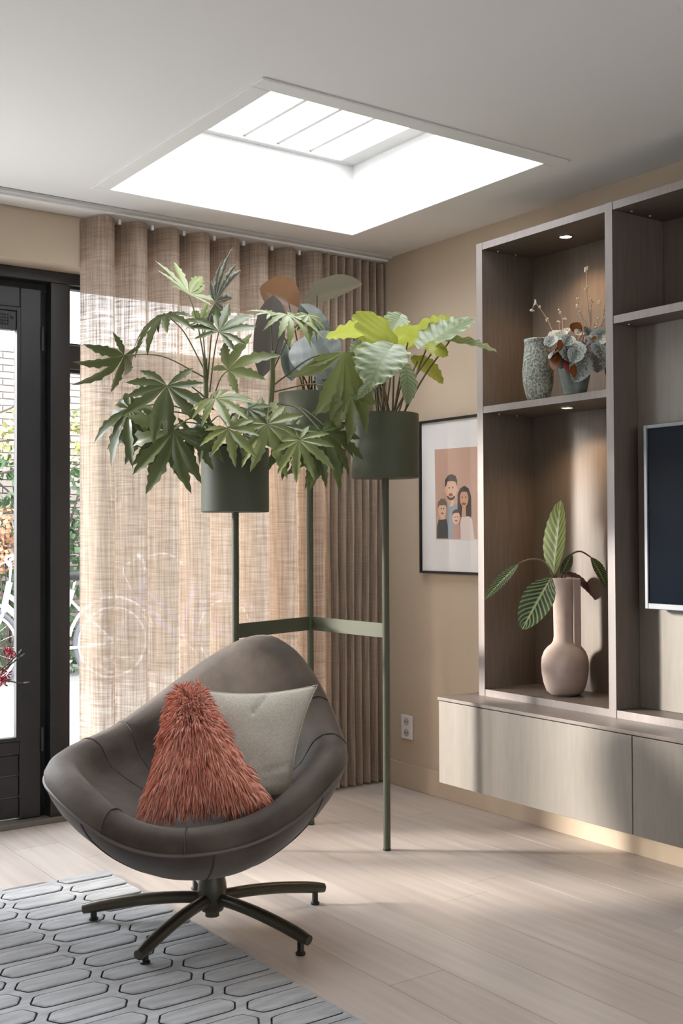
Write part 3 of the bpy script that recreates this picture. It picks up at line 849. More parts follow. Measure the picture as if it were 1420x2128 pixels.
# ------------------------------------------------------------------ swivel armchair
ANG = math.radians(18)
TOW = Vector((-0.5797, -0.8148, 0)); RGT = Vector((0.8148, -0.5797, 0))
CF = TOW * math.cos(ANG) - RGT * math.sin(ANG)
CS = Vector((-CF.y, CF.x, 0))
CC = Vector((1.665, 3.113, 0))
HUB = Vector((1.70, 3.09, 0))
tb = np.array([.368, .340, .340, .385, .408, .447, .51, .54, .54, .67, .785, .80, .812, .765, .668, .588, .545, .502, .482, .482, .478, .468, .437, .402])
th_ = np.arange(24) * PI / 12
KH = 6
A_ = np.array([[1] + [math.cos(k * t) for k in range(1, KH + 1)] + [math.sin(k * t) for k in range(1, KH + 1)] for t in th_])
cf_ = np.linalg.lstsq(A_, tb, rcond=None)[0]
def rimz(t):
    return float(cf_[0] + sum(cf_[k] * math.cos(k * t) + cf_[KH + k] * math.sin(k * t) for k in range(1, KH + 1)))
def rimr(t):
    c, s = math.cos(t), math.sin(t)
    bl = 0.455 if c > 0 else 0.385
    return Vector((c * bl, s * 0.467, 0))
ZB, ZSEAT = 0.185, 0.365
def cpt(v2, rad, z):
    # v2: unit-ish local rim vector, rad: signed offset in metres from rim along it (negative inwards)
    L = v2.length
    k = (L + rad) / L
    p = CC + CF * (v2.x * k) + CS * (v2.y * k)
    return Vector((p.x, p.y, z))
def lift(t):   # fullness of the rolled edge
    return 0.062 - 0.014 * (0.5 - 0.5 * math.cos(t))
def inner_profile(t):
    v = rimr(t); L = v.length; zp = rimz(t); h = lift(t)
    out = [(0.0, zp + 0.004), (0.002, zp + 0.020), (-0.010, zp + h * 0.72), (-0.034, zp + h), (-0.066, zp + h * 0.97), (-0.095, zp + h * 0.62), (-0.113, zp + h * 0.12)]
    z1 = zp + h * 0.12
    r1 = L - 0.113
    for u in (0.93, 0.84, 0.72, 0.58, 0.43, 0.28, 0.14, 0.0):
        f = u ** 2.1
        out.append((-(L - r1 * u), ZSEAT + (z1 - 0.02 - ZSEAT) * f))
    return [cpt(v, r, z) for r, z in out]
def outer_profile(t):
    v = rimr(t); L = v.length; zp = rimz(t)
    out = []
    for u, f in ((1.0, 0.0), (0.992, 0.05), (0.968, 0.135), (0.92, 0.26), (0.85, 0.395), (0.75, 0.55), (0.62, 0.715), (0.48, 0.86), (0.34, 0.95), (0.18, 0.995), (0.0, 1.0)):
        out.append(cpt(v, -(1 - u) * L, zp + (ZB - zp) * f))
    return out
NT = 96
chair = thing('swivel_armchair', 'brown leather bowl-shaped swivel armchair on a five-star metal base', 'armchair', HUB)
inner = [inner_profile(2 * PI * k / NT) for k in range(NT)]
outer = [outer_profile(2 * PI * k / NT) for k in range(NT)]
io = MB().grid(inner, wrap_u=True).build('upholstery', M['leather'], chair, smooth=True, merge=True)
oo = MB().grid(outer, wrap_u=True).build('shell', M['leather'], chair, smooth=True, merge=True)
pp = [inner_profile(2 * PI * k / NT)[0] - Vector((0, 0, 0.003)) for k in range(NT)]
pts = pp + [pp[0], pp[1]]
MB().tube(pts, 0.0055, 8, cap=False).build('piping', M['piping'], chair, smooth=True)
for deg, i0, i1 in ((20, 0, 7), (350, 0, 7), (262, 1, 14), (240, 2, 14), (60, 5, 12), (112, 1, 12), (132, 2, 10)):
    pr_ = inner_profile(math.radians(deg))[i0:i1]
    MB().tube(smooth_path(pr_, 4), 0.0026, 6).build('seam', M['seam'], io, smooth=True)
for deg in (30, 75, 340, 300):
    pr_ = outer_profile(math.radians(deg))[0:9]
    MB().tube(smooth_path(pr_, 4), 0.0026, 6).build('seam', M['seam'], oo, smooth=True)
# base
base = MB().lathe([(0.012, 0.03), (0.022, 0.032), (0.022, 0.045), (0.034, 0.050), (0.042, 0.07), (0.046, 0.10), (0.044, 0.13), (0.036, 0.17), (0.034, 0.20)], HUB, 28).build('column', M['bronze'], chair, smooth=True, auto=50)
for ang in (142, 211, 284, -3, 70):
    a = math.radians(ang)
    d = Vector((math.cos(a), math.sin(a), 0))
    p0 = HUB + d * 0.030 + Vector((0, 0, 0.088)); p3 = HUB + d * 0.405 + Vector((0, 0, 0.048))
    leg = MB().tube(bez(p0, HUB + d * 0.15 + Vector((0, 0, 0.092)), HUB + d * 0.28 + Vector((0, 0, 0.075)), p3, 12), [0.0185] * 11 + [0.0175, 0.015], 14).build('leg', M['bronze'], chair, smooth=True, auto=50)
    fp = HUB + d * 0.372
    onrug = fp.x < RX1 and fp.y < RY1
    zb = 0.0145 if onrug else 0.0005
    MB().lathe([(0.014, zb), (0.015, zb + 0.006), (0.010, zb + 0.010), (0.010, 0.045)], (fp.x, fp.y, 0), 14).build('foot', M['liner'], leg, smooth=True, auto=40)

# ------------------------------------------------------------------ cushions
def pillow(TL, TR, BR, BL, thick, n=22, crease=None, pinch=0.12):
    TL, TR, BR, BL = map(Vector, (TL, TR, BR, BL))
    nrm = (TR - BL).cross(TL - BR).normalized()
    if nrm.dot(FW) > 0: nrm = -nrm
    F, B = [], []
    for j in range(n + 1):
        v = j / n
        rf, rb = [], []
        for i in range(n + 1):
            u = i / n
            # sides drawn in a little between the corners
            uu = 0.5 + (u - 0.5) * (1 - pinch * (1 - abs(2 * v - 1) ** 2.0)); vv = 0.5 + (v - 0.5) * (1 - pinch * (1 - abs(2 * u - 1) ** 2.0))
            p = TL * (1 - uu) * (1 - vv) + TR * uu * (1 - vv) + BR * uu * vv + BL * (1 - uu) * vv
            h = (max(0, 1 - abs(2 * u - 1) ** 2.6) * max(0, 1 - abs(2 * v - 1) ** 2.6)) ** 0.62
            off = crease(u, v) if crease else 0
            rf.append(p + nrm * (thick * 0.5 * h + off * h)); rb.append(p - nrm * thick * 0.5 * h)
        F.append(rf); B.append(rb)
    return F, B, nrm
def fold(u, v):
    r = 0.0
    for (ua, va, ub, vb, w, d) in ((0.62, 0.02, 0.50, 0.22, 0.022, -0.016), (0.70, 0.80, 0.98, 0.72, 0.03, -0.012), (0.60, 0.90, 0.95, 0.84, 0.03, -0.012), (0.20, 0.03, 0.22, 0.2, 0.02, -0.006)):
        ax, ay = ub - ua, vb - va
        t = max(0, min(1, ((u - ua) * ax + (v - va) * ay) / (ax * ax + ay * ay)))
        dd = math.hypot(u - ua - ax * t, v - va - ay * t)
        r += d * math.exp(-(dd / w) ** 2)
    return r + 0.006 * noise.noise(Vector((u * 4, v * 4, 2)))
lc = thing('linen_cushion', 'plain grey-beige linen cushion behind the shaggy one on the armchair', 'cushion', at(520, 1650, 3.46))
F, B, nr = pillow(at(408, 1432, 3.50), at(660, 1424, 3.53), at(602, 1662, 3.36), at(410, 1690, 3.36), 0.12, 40, fold)
cv = MB(); cv.grid(F); cv.grid(B)
cv.build('cover', M['linen'], lc, smooth=True, merge=True)
# welt round the edge
n_ = 40
rim = [F[0][i] for i in range(n_ + 1)] + [F[j][n_] for j in range(1, n_ + 1)] + [F[n_][i] for i in range(n_ - 1, -1, -1)] + [F[j][0] for j in range(n_ - 1, 0, -1)]
MB().tube(rim + [rim[0]], 0.0022, 6).build('edge_seam', M['linen'], lc, smooth=True)

fc = thing('shaggy_cushion', 'coral red shaggy long-haired cushion leaning in front on the armchair', 'cushion', at(420, 1690, 3.28))
F, B, nr = pillow(at(374, 1438, 3.40), at(408, 1438, 3.42), at(552, 1668, 3.22), at(302, 1688, 3.22), 0.12, 22, None, 0.06)
cv = MB(); cv.grid(F); cv.grid(B)
cv.build('cover', M['furbase'], fc, smooth=True, merge=True)
fur = MB()
n_ = 22
DOWN = Vector((0, 0, -1))
for k in range(5200):
    u, v = random.random(), random.random() ** 0.8
    bk = random.random() < 0.10
    G = B if bk else F
    i, j = min(int(u * n_), n_ - 1), min(int(v * n_), n_ - 1)
    fu, fv = u * n_ - i, v * n_ - j
    p = (G[j][i] * (1 - fu) + G[j][i + 1] * fu) * (1 - fv) + (G[j + 1][i] * (1 - fu) + G[j + 1][i + 1] * fu) * fv
    nn = (G[j + 1][i] - G[j][i]).cross(G[j][i + 1] - G[j][i]).normalized()
    if nn.dot(nr) < 0 and not bk: nn = -nn
    if bk and nn.dot(nr) > 0: nn = -nn
    tang = (G[j + 1][i] - G[j][i]).normalized()
    side = (G[j][i + 1] - G[j][i]).normalized()
    wv = Vector((u * 9, v * 9, 0))
    sw = noise.noise(wv) * 1.3
    # locks part from a crease at mid height: upwards-sideways above, down below
    sgn = 1.0 if v > 0.40 else -0.15 + 0.6 * (v / 0.40)
    d = (nn * 0.75 + tang * (0.9 * sgn + 0.25 * noise.noise(wv + Vector((5, 5, 5)))) + side * (sw * 0.55 + (u - 0.5) * (1.2 if v < 0.5 else 0.9)) + Vector((random.gauss(0, .22), random.gauss(0, .22), random.gauss(0, .22)))).normalized()
    L = random.uniform(0.034, 0.058) * (0.8 if v < 0.35 else 1.0)
    r = random.uniform(0.0021, 0.0033)
    q1 = p + d * L * 0.45
    d2 = (d + DOWN * 0.35 + tang * 0.45 * sgn).normalized()
    q2 = q1 + d2 * L * 0.35
    d3 = (d2 + DOWN * 0.5).normalized()
    q3 = q2 + d3 * L * 0.3
    clump = min(0.99, max(0.01, 0.5 + 0.5 * noise.noise(wv * 1.7) + random.gauss(0, 0.22)))
    fur.tube([p, q1, q2, q3], [r, r * 1.25, r * 0.95, r * 0.25], 3, cap=False, uvv=clump)
tag(fur.build('fur', M['fur'], fc, smooth=True), kind='stuff')

# ------------------------------------------------------------------ plant stand
PRf = Vector((2.648, 3.430, 0)); PMf = at(646, 1500, 4.70); PLf = at(490, 1500, 4.32)
PMf.z = 0; PLf.z = 0
st = thing('plant_stand', 'olive green metal plant stand with three pots on slim poles', 'plant stand', ((PRf + PMf + PLf) / 3))
def zpix(pos, py):
    # height at which the photo row py meets the vertical line through pos
    d = (pos - CAM)
    lo, hi = 0.0, 2.6
    for _ in range(40):
        m_ = (lo + hi) / 2
        q = Vector((pos.x, pos.y, m_)) - CAM
        yy = 1064.3 - FPX * q.dot(UP) / q.dot(FW)
        if yy > py: lo = m_
        else: hi = m_
    return (lo + hi) / 2
POTS = []
for foot, y_top, y_bot, lab in ((PLf, 928, 1065, 'left'), (PMf, 803, 940, 'mid'), (PRf, 858, 994, 'right')):
    z0 = zpix(foot, y_bot); z1 = z0 + 0.247
    po_ = MB().cyl((foot.x, foot.y, 0.0), (foot.x, foot.y, z0), 0.0138, n=24).build('pole', M['green'], st, smooth=True, auto=40)
    MB().cyl((foot.x, foot.y, 0.0), (foot.x, foot.y, 0.006), 0.0150, n=24).build('foot_cap', M['liner'], po_, smooth=True, auto=40)
    R_ = 0.131
    pot = MB().lathe([(0.001, 0), (R_ - 0.004, 0), (R_, 0.004), (R_, 0.245), (R_ - 0.001, 0.247), (R_ - 0.004, 0.247), (R_ - 0.005, 0.245), (R_ - 0.005, 0.19), (0.001, 0.19)], (foot.x, foot.y, z0), 64).build('pot', M['green'], st, smooth=True, auto=40)
    lz = 0.010 if lab == 'left' else -0.03
    MB().lathe([(R_ - 0.022, 0.195), (R_ - 0.018, 0.247 + lz), (R_ - 0.015, 0.247 + lz), (R_ - 0.013, 0.195)], (foot.x, foot.y, z0), 48).build('liner', M['liner'], pot, smooth=True, auto=40)
    MB().lathe([(0.001, 0.225), (0.06, 0.228), (R_ - 0.022, 0.218), (R_ - 0.022, 0.192)], (foot.x, foot.y, z0), 32).build('soil', M['soil'], pot, smooth=True)
    POTS.append(Vector((foot.x, foot.y, z0 + 0.222)))
zb0, zb1 = 0.812, 0.868
for a, b in ((PLf, PMf), (PMf, PRf)):
    d = (b - a).normalized()
    a2, b2 = a + d * 0.012, b - d * 0.012
    zc = (zb0 + zb1) / 2
    sd = Vector((-d.y, d.x, 0)) * 0.004
    MB().obox((a2 + b2) / 2 + Vector((0, 0, zc)), (b2 - a2) / 2, sd, Vector((0, 0, (zb1 - zb0) / 2))).build('crossbar', M['green'], st, bevel=0.001)

# ------------------------------------------------------------------ leaves
def frame_of(A, T, nrm):
    """local axes of a leaf: y from base A to tip T, z the upper side"""
    y = (T - A); L = y.length; y = y.normalized()
    z = (nrm - y * nrm.dot(y)).normalized()
    x = y.cross(z)
    return x, y, z, L
def camdir(r, u, t):
    """direction given as right, up, toward the viewer"""
    return (RT * r + UP * u - FW * t).normalized()
def palmate(L, lobes=9, spread=125, width=0.125, droop=0.25, cup=0.0, rnd=0.0):
    vs, fs, uvs = [], [], []
    ss = [0, .1, .2, .34, .42, .5, .58, .66, .74, .82, .9, .96, 1.0]
    da = math.radians(spread * 2 / (lobes - 1))
    for i in range(lobes):
        a = -math.radians(spread) + da * i + random.gauss(0, rnd * 0.05)
        k = abs(a) / math.radians(spread)
        Li = L * (1 - 0.42 * k ** 1.6) * random.uniform(0.88, 1.08)
        ca, sa = math.cos(a), math.sin(a)
        n0 = len(vs)
        dr = (droop + 0.10) * random.uniform(0.5, 1.7)
        bend = random.gauss(0, 0.10)
        for j, s in enumerate(ss):
            wedge = s * Li * math.tan(da / 2)
            w0 = 0.34 * math.tan(da / 2)
            tooth = 1 + (0.20 if j in (6, 8, 10) else -0.16) * (s > 0.45)
            if s <= 0.34: w = wedge * 1.01
            elif s < 0.58: w = Li * (w0 + (max(width, w0) - w0) * (s - 0.34) / 0.24) * tooth
            else: w = Li * max(width, w0 * 0.9) * max(0.0, 1 - ((s - 0.58) / 0.42) ** 1.5) * tooth
            w = min(w, wedge * 1.15)
            yy = s * Li
            zz = -dr * Li * s * s + cup * Li * s
            bx_ = bend * Li * s * s
            for c in (-1, -0.55, 0, 0.55, 1):
                lx = c * w + bx_
                vs.append((lx * ca + yy * sa, -lx * sa + yy * ca, zz + 0.34 * abs(c) * w))
                uvs.append((abs(c) * min(1, 0.25 + 1.5 * s), s))
        for j in range(len(ss) - 1):
            b = n0 + j * 5
            for q_ in range(4):
                fs.append((b + q_, b + 5 + q_, b + 6 + q_, b + 1 + q_))
    return vs, fs, uvs
def blade(L, width, base=0.0, scallop=0.0, nsc=7, cup=0.2, droop=0.25, tipp=1.0, cols=8, rows=18, wave=0.0, peak=0.42):
    """simple leaf: rows along, cols across; base > 0 gives ears behind the stalk"""
    vs, fs, uvs = [], [], []
    for j in range(rows + 1):
        s = j / rows
        # outline
        if s < peak: w = math.sin(PI / 2 * (s / peak)) ** (0.55 if base else 0.75)
        else: w = math.cos(PI / 2 * ((s - peak) / (1 - peak))) ** (0.75 / tipp if tipp else 1)
        w = max(w, 0.0) * width / 2
        ph = 2 * PI * nsc * s
        wv = w * (1 + scallop * math.sin(ph))
        for i in range(cols + 1):
            c = -1 + 2 * i / cols
            lx = c * wv
            ly = s * L
            if base: ly = ly - base * L * (abs(c) ** 1.2) * max(0, 1 - s * 2.2) - 0.0
            zz = -droop * L * s * s + cup * abs(lx) + wave * width * math.sin(ph + (0.8 if c > 0 else 0)) * c * c
            vs.append((lx, ly, zz)); uvs.append((abs(c), s))
    b = cols + 1
    for j in range(rows):
        for i in range(cols):
            fs.append((j * b + i, j * b + i + 1, (j + 1) * b + i + 1, (j + 1) * b + i))
    return vs, fs, uvs
def put_leaf(parent, shape, A, T, nrm, material, label=None, name='leaf', scale=1.0):
    x, y, z, L = frame_of(A, T, nrm)
    vs, fs, uvs = shape(L * scale)
    m = MB()
    m.add([A + x * a + y * b + z * c for a, b, c in vs], fs, uvs)
    o = m.build(name, material, parent, smooth=True)
    if label: o['label'] = label
    return o
def stalk(parent, pts, r0, r1, material, name='petiole'):
    q = smooth_path(pts, 5)
    n = len(q)
    return MB().tube(q, [r0 + (r1 - r0) * i / (n - 1) for i in range(n)], 7).build(name, material, parent, smooth=True)

# --- fatsia in the left pot.  every leaf: base pixel, tip pixel, depth of base, depth of tip, facing, lobes, pale?
D1 = 4.30
P0 = POTS[0]
fa = thing('fatsia_plant', 'large variegated fatsia with hand-shaped leaves in the left pot', 'plant', P0)
s1 = [P0 + Vector((-0.05, 0.0, -0.01)), at(432, 870, D1), at(428, 800, D1), at(426, 745, D1 - 0.02)]
s2 = [P0 + Vector((0.07, -0.02, -0.01)), at(556, 880, D1 - 0.02), at(566, 800, D1 - 0.03), at(566, 730, D1 - 0.03)]
stalk(fa, s1, 0.012, 0.009, M['stem'], 'stem'); stalk(fa, s2, 0.012, 0.009, M['stem'], 'stem')
FL = [
 # A, T, dA, dT, normal(r,u,t), lobes, spread, droop, cup, mat, stem anchor px, stem depth
 ((393, 612), (378, 572), 4.30, 4.44, (0.0, 0.75, -0.5), 7, 112, -0.10, 0.15, 'fatsia2', (430, 780)),
 ((448, 629), (500, 572), 4.26, 4.40, (-0.25, 0.7, -0.55), 8, 110, -0.05, 0.1, 'fatsia2', (432, 790)),
 ((418, 668), (432, 636), 4.40, 4.48, (0, 0.8, -0.4), 6, 105, 0.0, 0.1, 'fatsia2', (428, 770)),
 ((346, 655), (262, 700), 4.28, 4.22, (-0.2, 0.85, 0.35), 8, 118, 0.35, 0.1, 'fatsia', (425, 770)),
 ((455, 690), (480, 630), 4.22, 4.30, (0.1, 0.45, 0.8), 8, 120, 0.1, 0.05, 'fatsia', (436, 815)),
 ((474, 770), (540, 703), 4.20, 4.20, (-0.45, 0.35, 0.8), 5, 100, 0.1, 0.0, 'fatsia2', (440, 840)),
 ((258, 738), (210, 826), 4.16, 4.20, (0.75, 0.1, 0.35), 7, 118, 0.2, 0.0, 'fatsia', (427, 786)),
 ((347, 802), (335, 898), 4.10, 4.04, (0.05, 0.35, 0.9), 9, 128, 0.12, 0.0, 'fatsia', (424, 825)),
 ((270, 850), (212, 930), 4.16, 4.14, (-0.2, 0.5, 0.7), 8, 118, 0.3, 0.0, 'fatsia', (428, 870)),
 ((362, 895), (292, 992), 4.08, 4.08, (0.1, 0.3, 0.8), 9, 120, 0.2, 0.0, 'fatsia', (428, 880)),
 ((400, 905), (372, 975), 4.14, 4.12, (0.2, 0.4, 0.7), 7, 115, 0.35, 0.0, 'fatsia', (430, 890)),
 ((448, 828), (505, 852), 4.06, 3.98, (0.0, 0.75, 0.65), 8, 128, 0.2, 0.0, 'fatsia2', (432, 850)),
 ((474, 890), (508, 946), 4.00, 3.94, (0.05, 0.45, 0.9), 7, 122, 0.12, 0.0, 'fatsia2', (436, 880)),
 ((555, 882), (590, 970), 4.02, 3.96, (0.0, 0.5, 0.85), 8, 122, 0.2, 0.0, 'fatsia2', (562, 850)),
 ((622, 915), (652, 978), 3.98, 3.92, (-0.1, 0.5, 0.85), 8, 122, 0.15, 0.0, 'fatsia2', (566, 835)),
 ((668, 898), (722, 992), 4.06, 4.04, (0.3, 0.5, 0.6), 8, 115, 0.25, 0.0, 'fatsia', (568, 838)),
 ((536, 872), (548, 824), 4.12, 4.20, (0.0, 0.4, 0.8), 6, 105, 0.0, 0.05, 'fatsia2', (558, 868)),
 ((562, 652), (528, 640), 4.18, 4.22, (0.1, 0.9, 0.3), 6, 115, 0.1, 0.05, 'fatsia2', (566, 745)),
 ((598, 655), (655, 692), 4.18, 4.12, (0.2, 0.85, 0.35), 8, 118, 0.4, 0.1, 'fatsia2', (567, 760)),
 ((716, 732), (742, 872), 4.14, 4.12, (0.45, 0.35, 0.6), 8, 76, 0.10, 0.0, 'fatsia2', (570, 800)),
 ((728, 822), (752, 905), 4.14, 4.12, (0.3, 0.4, 0.7), 6, 105, 0.25, 0.0, 'fatsia2', (568, 815)),
 ((434, 898), (406, 956), 4.12, 4.10, (-0.3, 0.5, 0.7), 4, 95, 0.2, 0.0, 'fatsia', (436, 905)),
 ((425, 880), (382, 920), 4.22, 4.22, (-0.1, 0.6, 0.6), 6, 110, 0.2, 0.0, 'fatsia', (430, 870)),
 ((505, 905), (548, 930), 4.08, 4.02, (0, 0.6, 0.6), 6, 110, 0.2, 0.0, 'fatsia', (540, 905)),
 ((650, 935), (690, 1000), 4.02, 4.02, (0.2, 0.4, 0.7), 6, 110, 0.3, 0.0, 'fatsia', (566, 850)),
 ((300, 872), (262, 955), 4.20, 4.20, (0.1, 0.4, 0.7), 8, 120, 0.25, 0.0, 'fatsia', (428, 875)),
 ((330, 905), (345, 985), 4.16, 4.14, (0.1, 0.35, 0.8), 7, 115, 0.2, 0.0, 'fatsia', (430, 885)),
 ((600, 900), (625, 970), 4.10, 4.06, (0.1, 0.5, 0.8), 7, 118, 0.2, 0.0, 'fatsia', (565, 850)),
 ((690, 900), (705, 985), 4.14, 4.12, (0.3, 0.4, 0.7), 7, 112, 0.2, 0.0, 'fatsia', (568, 838)),
 ((515, 850), (538, 890), 4.12, 4.06, (0.0, 0.6, 0.7), 7, 118, 0.2, 0.0, 'fatsia', (560, 860)),
 ((640, 655), (662, 690), 4.22, 4.18, (0.2, 0.8, 0.35), 7, 115, 0.4, 0.1, 'fatsia2', (568, 770)),
]
def anchor_point(px):
    return at(px[0], px[1], D1 - 0.01)
for (A, T, dA, dT, nv, lb, spd, dr, cp, mk, an) in FL:
    a3, t3 = at(A[0], A[1], dA), at(T[0], T[1], dT)
    w = 0.112 if lb >= 7 else 0.135
    put_leaf(fa, lambda L, lb=lb, spd=spd, dr=dr, cp=cp, w=w: palmate(L, lb + 1, spd + 4, w, dr, cp, 1.0), a3, t3, camdir(*nv), M[mk], scale=1.16)
    s0 = anchor_point(an)
    mid_ = s0.lerp(a3, 0.55) + Vector((0, 0, 0.02 + 0.05 * (a3 - s0).length))
    stalk(fa, [s0, s0.lerp(a3, 0.15) + Vector((0, 0, 0.012)), mid_, a3], 0.0034, 0.0022, M['stem'])

# --- dark leaved anthurium in the back pot
P1 = POTS[1]
an_ = thing('dark_leaved_plant', 'plant with big dark grey-green heart leaves and brown undersides in the rear pot', 'plant', P1)
AL = [
 # A, T, dA, dT, normal, width/length, droop, stem kink
 ((600, 630), (534, 600), 4.58, 4.66, (-0.15, 0.45, -0.85), 1.05, -0.1, 'anth', 'brown underside of a heart-shaped leaf'),
 ((660, 614), (748, 584), 4.58, 4.66, (-0.10, 0.85, -0.50), 0.75, 0.1, 'anthgrey', None),
 ((640, 650), (690, 708), 4.54, 4.52, (0.35, 0.5, 0.6), 0.75, 0.15, 'anthgreen', 'very dark oval leaf'),
 ((650, 716), (679, 783), 4.44, 4.38, (-0.15, 0.30, 0.9), 1.35, 0.12, 'anthgrey', 'large grey leaf hanging toward the viewer'),
 ((563, 655), (546, 788), 4.52, 4.50, (0.2, -0.2, -0.9), 0.50, 0.06, 'anthdark', None),
 ((672, 795), (706, 850), 4.48, 4.44, (0.3, 0.3, 0.8), 0.6, 0.2, 'anth', None),
 ((604, 770), (596, 700), 4.62, 4.66, (0.2, 0.2, 0.8), 0.5, 0.1, 'anth', None),
]
for (A, T, dA, dT, nv, wd, dr, mk, lb) in AL:
    a3, t3 = at(A[0], A[1], dA), at(T[0], T[1], dT)
    put_leaf(an_, lambda L, wd=wd, dr=dr: blade(L, L * wd, 0.32, 0.0, 5, 0.22, dr, 1.0, 8, 16, 0.01, 0.30), a3, t3, camdir(*nv), M[mk], lb, scale=1.0)
    s0 = P1 + Vector((random.uniform(-.03, .03), random.uniform(-.03, .03), -0.005))
    stalk(an_, [s0, s0.lerp(a3, 0.4) + Vector((0, 0, 0.05)), s0.lerp(a3, 0.8) + Vector((0, 0, 0.02)), a3], 0.004, 0.003, M['stem2'])

# --- scalloped pale leaves in the right pot
P2 = POTS[2]
lm = thing('pale_leaved_plant', 'plant with broad yellow-green scalloped leaves in the right pot', 'plant', P2)
LL = [
 ((772, 690), (680, 692), 4.30, 4.24, (0.15, 0.9, -0.35), 0.85, 0.10),
 ((765, 668), (742, 700), 4.42, 4.36, (0.2, 0.5, -0.7), 1.0, 0.0),
 ((800, 728), (806, 668), 4.16, 4.30, (-0.05, 0.55, -0.75), 1.45, 0.0),
 ((848, 712), (934, 668), 4.28, 4.36, (-0.25, 0.75, -0.5), 0.62, 0.0),
 ((892, 712), (978, 660), 4.20, 4.28, (-0.25, 0.75, 0.55), 0.75, 0.05),
 ((936, 708), (1030, 720), 4.20, 4.18, (0.05, 0.85, 0.40), 0.55, 0.12),
 ((808, 728), (768, 776), 4.08, 3.98, (0.05, 0.85, 0.45), 1.25, 0.35),
 ((868, 752), (926, 782), 4.34, 4.34, (0.2, 0.7, -0.4), 0.75, 0.3),
 ((752, 712), (730, 732), 4.40, 4.38, (0, 0.5, 0.6), 0.9, 0.2),
 ((912, 716), (902, 742), 4.16, 4.12, (0.2, 0.5, -0.7), 1.3, 0.2),
 ((845, 770), (854, 832), 4.18, 4.14, (0.4, 0.4, 0.6), 0.6, 0.2),
 ((790, 785), (738, 812), 4.18, 4.12, (-0.1, 0.8, 0.4), 0.8, 0.3),
 ((830, 660), (812, 690), 4.46, 4.40, (0.3, 0.7, 0.3), 1.0, 0.1),
 ((762, 735), (746, 776), 4.26, 4.22, (-0.2, 0.5, -0.6), 0.95, 0.2),
 ((780, 770), (764, 812), 4.30, 4.28, (0.2, 0.5, 0.6), 0.8, 0.2),
 ((822, 700), (872, 690), 4.36, 4.38, (0.1, 0.7, -0.5), 0.9, 0.1),
 ((770, 716), (726, 728), 4.24, 4.18, (0.0, 0.8, -0.4), 0.9, 0.2),
]
for (A, T, dA, dT, nv, wd, dr) in LL:
    a3, t3 = at(A[0], A[1], dA), at(T[0], T[1], dT)
    put_leaf(lm, lambda L, wd=wd, dr=dr: blade(L, L * wd, 0.25, 0.07, 5.5, 0.20, dr, 1.25, 10, 28, 0.028, 0.36), a3, t3, camdir(*nv), M['lime'], scale=1.05)
    an0 = (a3 - P2); an0.z = 0
    s0 = P2 + Vector((random.uniform(-.03, .03), random.uniform(-.03, .03), -0.005)) + an0 * 0.18
    stalk(lm, [s0, s0.lerp(a3, 0.5) + Vector((0, 0, 0.02)), a3], 0.0042, 0.003, M['stem2'])

# ------------------------------------------------------------------ tall jug vase with calathea leaves
ZS = 0.5895
vb = pl(1166, 1444, 2, ZS)
VC = Vector((vb.x + 0.02, vb.y - 0.004, ZS))
dv = (VC - CAM).dot(FW)
mpx = dv / FPX
jug = thing('handled_vase', 'tall pink-beige clay vase with a long straight handle in the lower niche', 'vase', VC)
def vz(py): return zpix(VC, py) - ZS
prof = [(0.001, 0.0)]
for py, hw in ((1449, 20), (1446, 29), (1436, 38), (1420, 44), (1400, 48), (1380, 49), (1366, 47.5), (1354, 43), (1345, 36), (1338, 27.5), (1332, 24), (1322, 22.5), (1290, 23), (1250, 23.6), (1215, 24.5), (1203, 24.8), (1201, 24.3), (1201, 21.5), (1205, 20.5), (1230, 19.5)):
    prof.append((hw * mpx, max(0.0, vz(py))))
prof.append((0.001, vz(1230)))
body = MB().lathe(prof, VC, 56).build('body', M['clay'], jug, smooth=True, merge=True)
fh = Vector((FW.x, FW.y, 0)).normalized(); rh = Vector((RT.x, RT.y, 0)).normalized()
hd = rh * 21 - fh * 20
hp = VC + hd * mpx
h0, h1 = vz(1364), vz(1201)
hn = hd.normalized()
hx = rh * (8.0 * mpx); hy = fh * (6.0 * mpx)
hm_ = MB()
hm_.obox(hp + Vector((0, 0, (h0 + h1) / 2)), hx, hy, Vector((0, 0, (h1 - h0) / 2)))
hm_.obox(hp - hn * (7 * mpx) + Vector((0, 0, h1 - 0.008)), Vector((hn.y, -hn.x, 0)) * (6 * mpx), hn * (7 * mpx), Vector((0, 0, 0.008)))
hm_.build('handle', M['clay'], jug, bevel=0.004)
cal = thing('calathea_leaves', 'five striped calathea leaves standing in the handled clay vase', 'plant', VC + Vector((0, 0, vz(1215))))
mouth = VC + Vector((0, 0, vz(1215)))
DV = dv
CL = [
 ((1150, 1198), (1168, 1040), DV, DV + 0.02, (-0.85, 0.0, 0.55), 0.40, -0.02, 'zebra2', None),
 ((1146, 1200), (1085, 1304), DV - 0.03, DV - 0.10, (-0.25, 0.35, 0.9), 0.52, 0.10, 'zebra', None),
 ((1078, 1172), (1006, 1244), DV - 0.02, DV - 0.06, (-0.35, 0.5, 0.7), 0.24, 0.05, 'zebra', None),
 ((1228, 1158), (1266, 1218), DV + 0.02, DV + 0.0, (0.3, 0.45, 0.7), 0.42, 0.1, 'zebra', None),
 ((1172, 1190), (1266, 1238), DV + 0.04, DV + 0.08, (0.15, 0.75, 0.5), 0.36, 0.30, 'purple', 'purple underside of a leaf'),
 ((1166, 1196), (1188, 1152), DV + 0.02, DV + 0.02, (0.4, 0.2, 0.8), 0.5, 0.0, 'zebra', None),
]
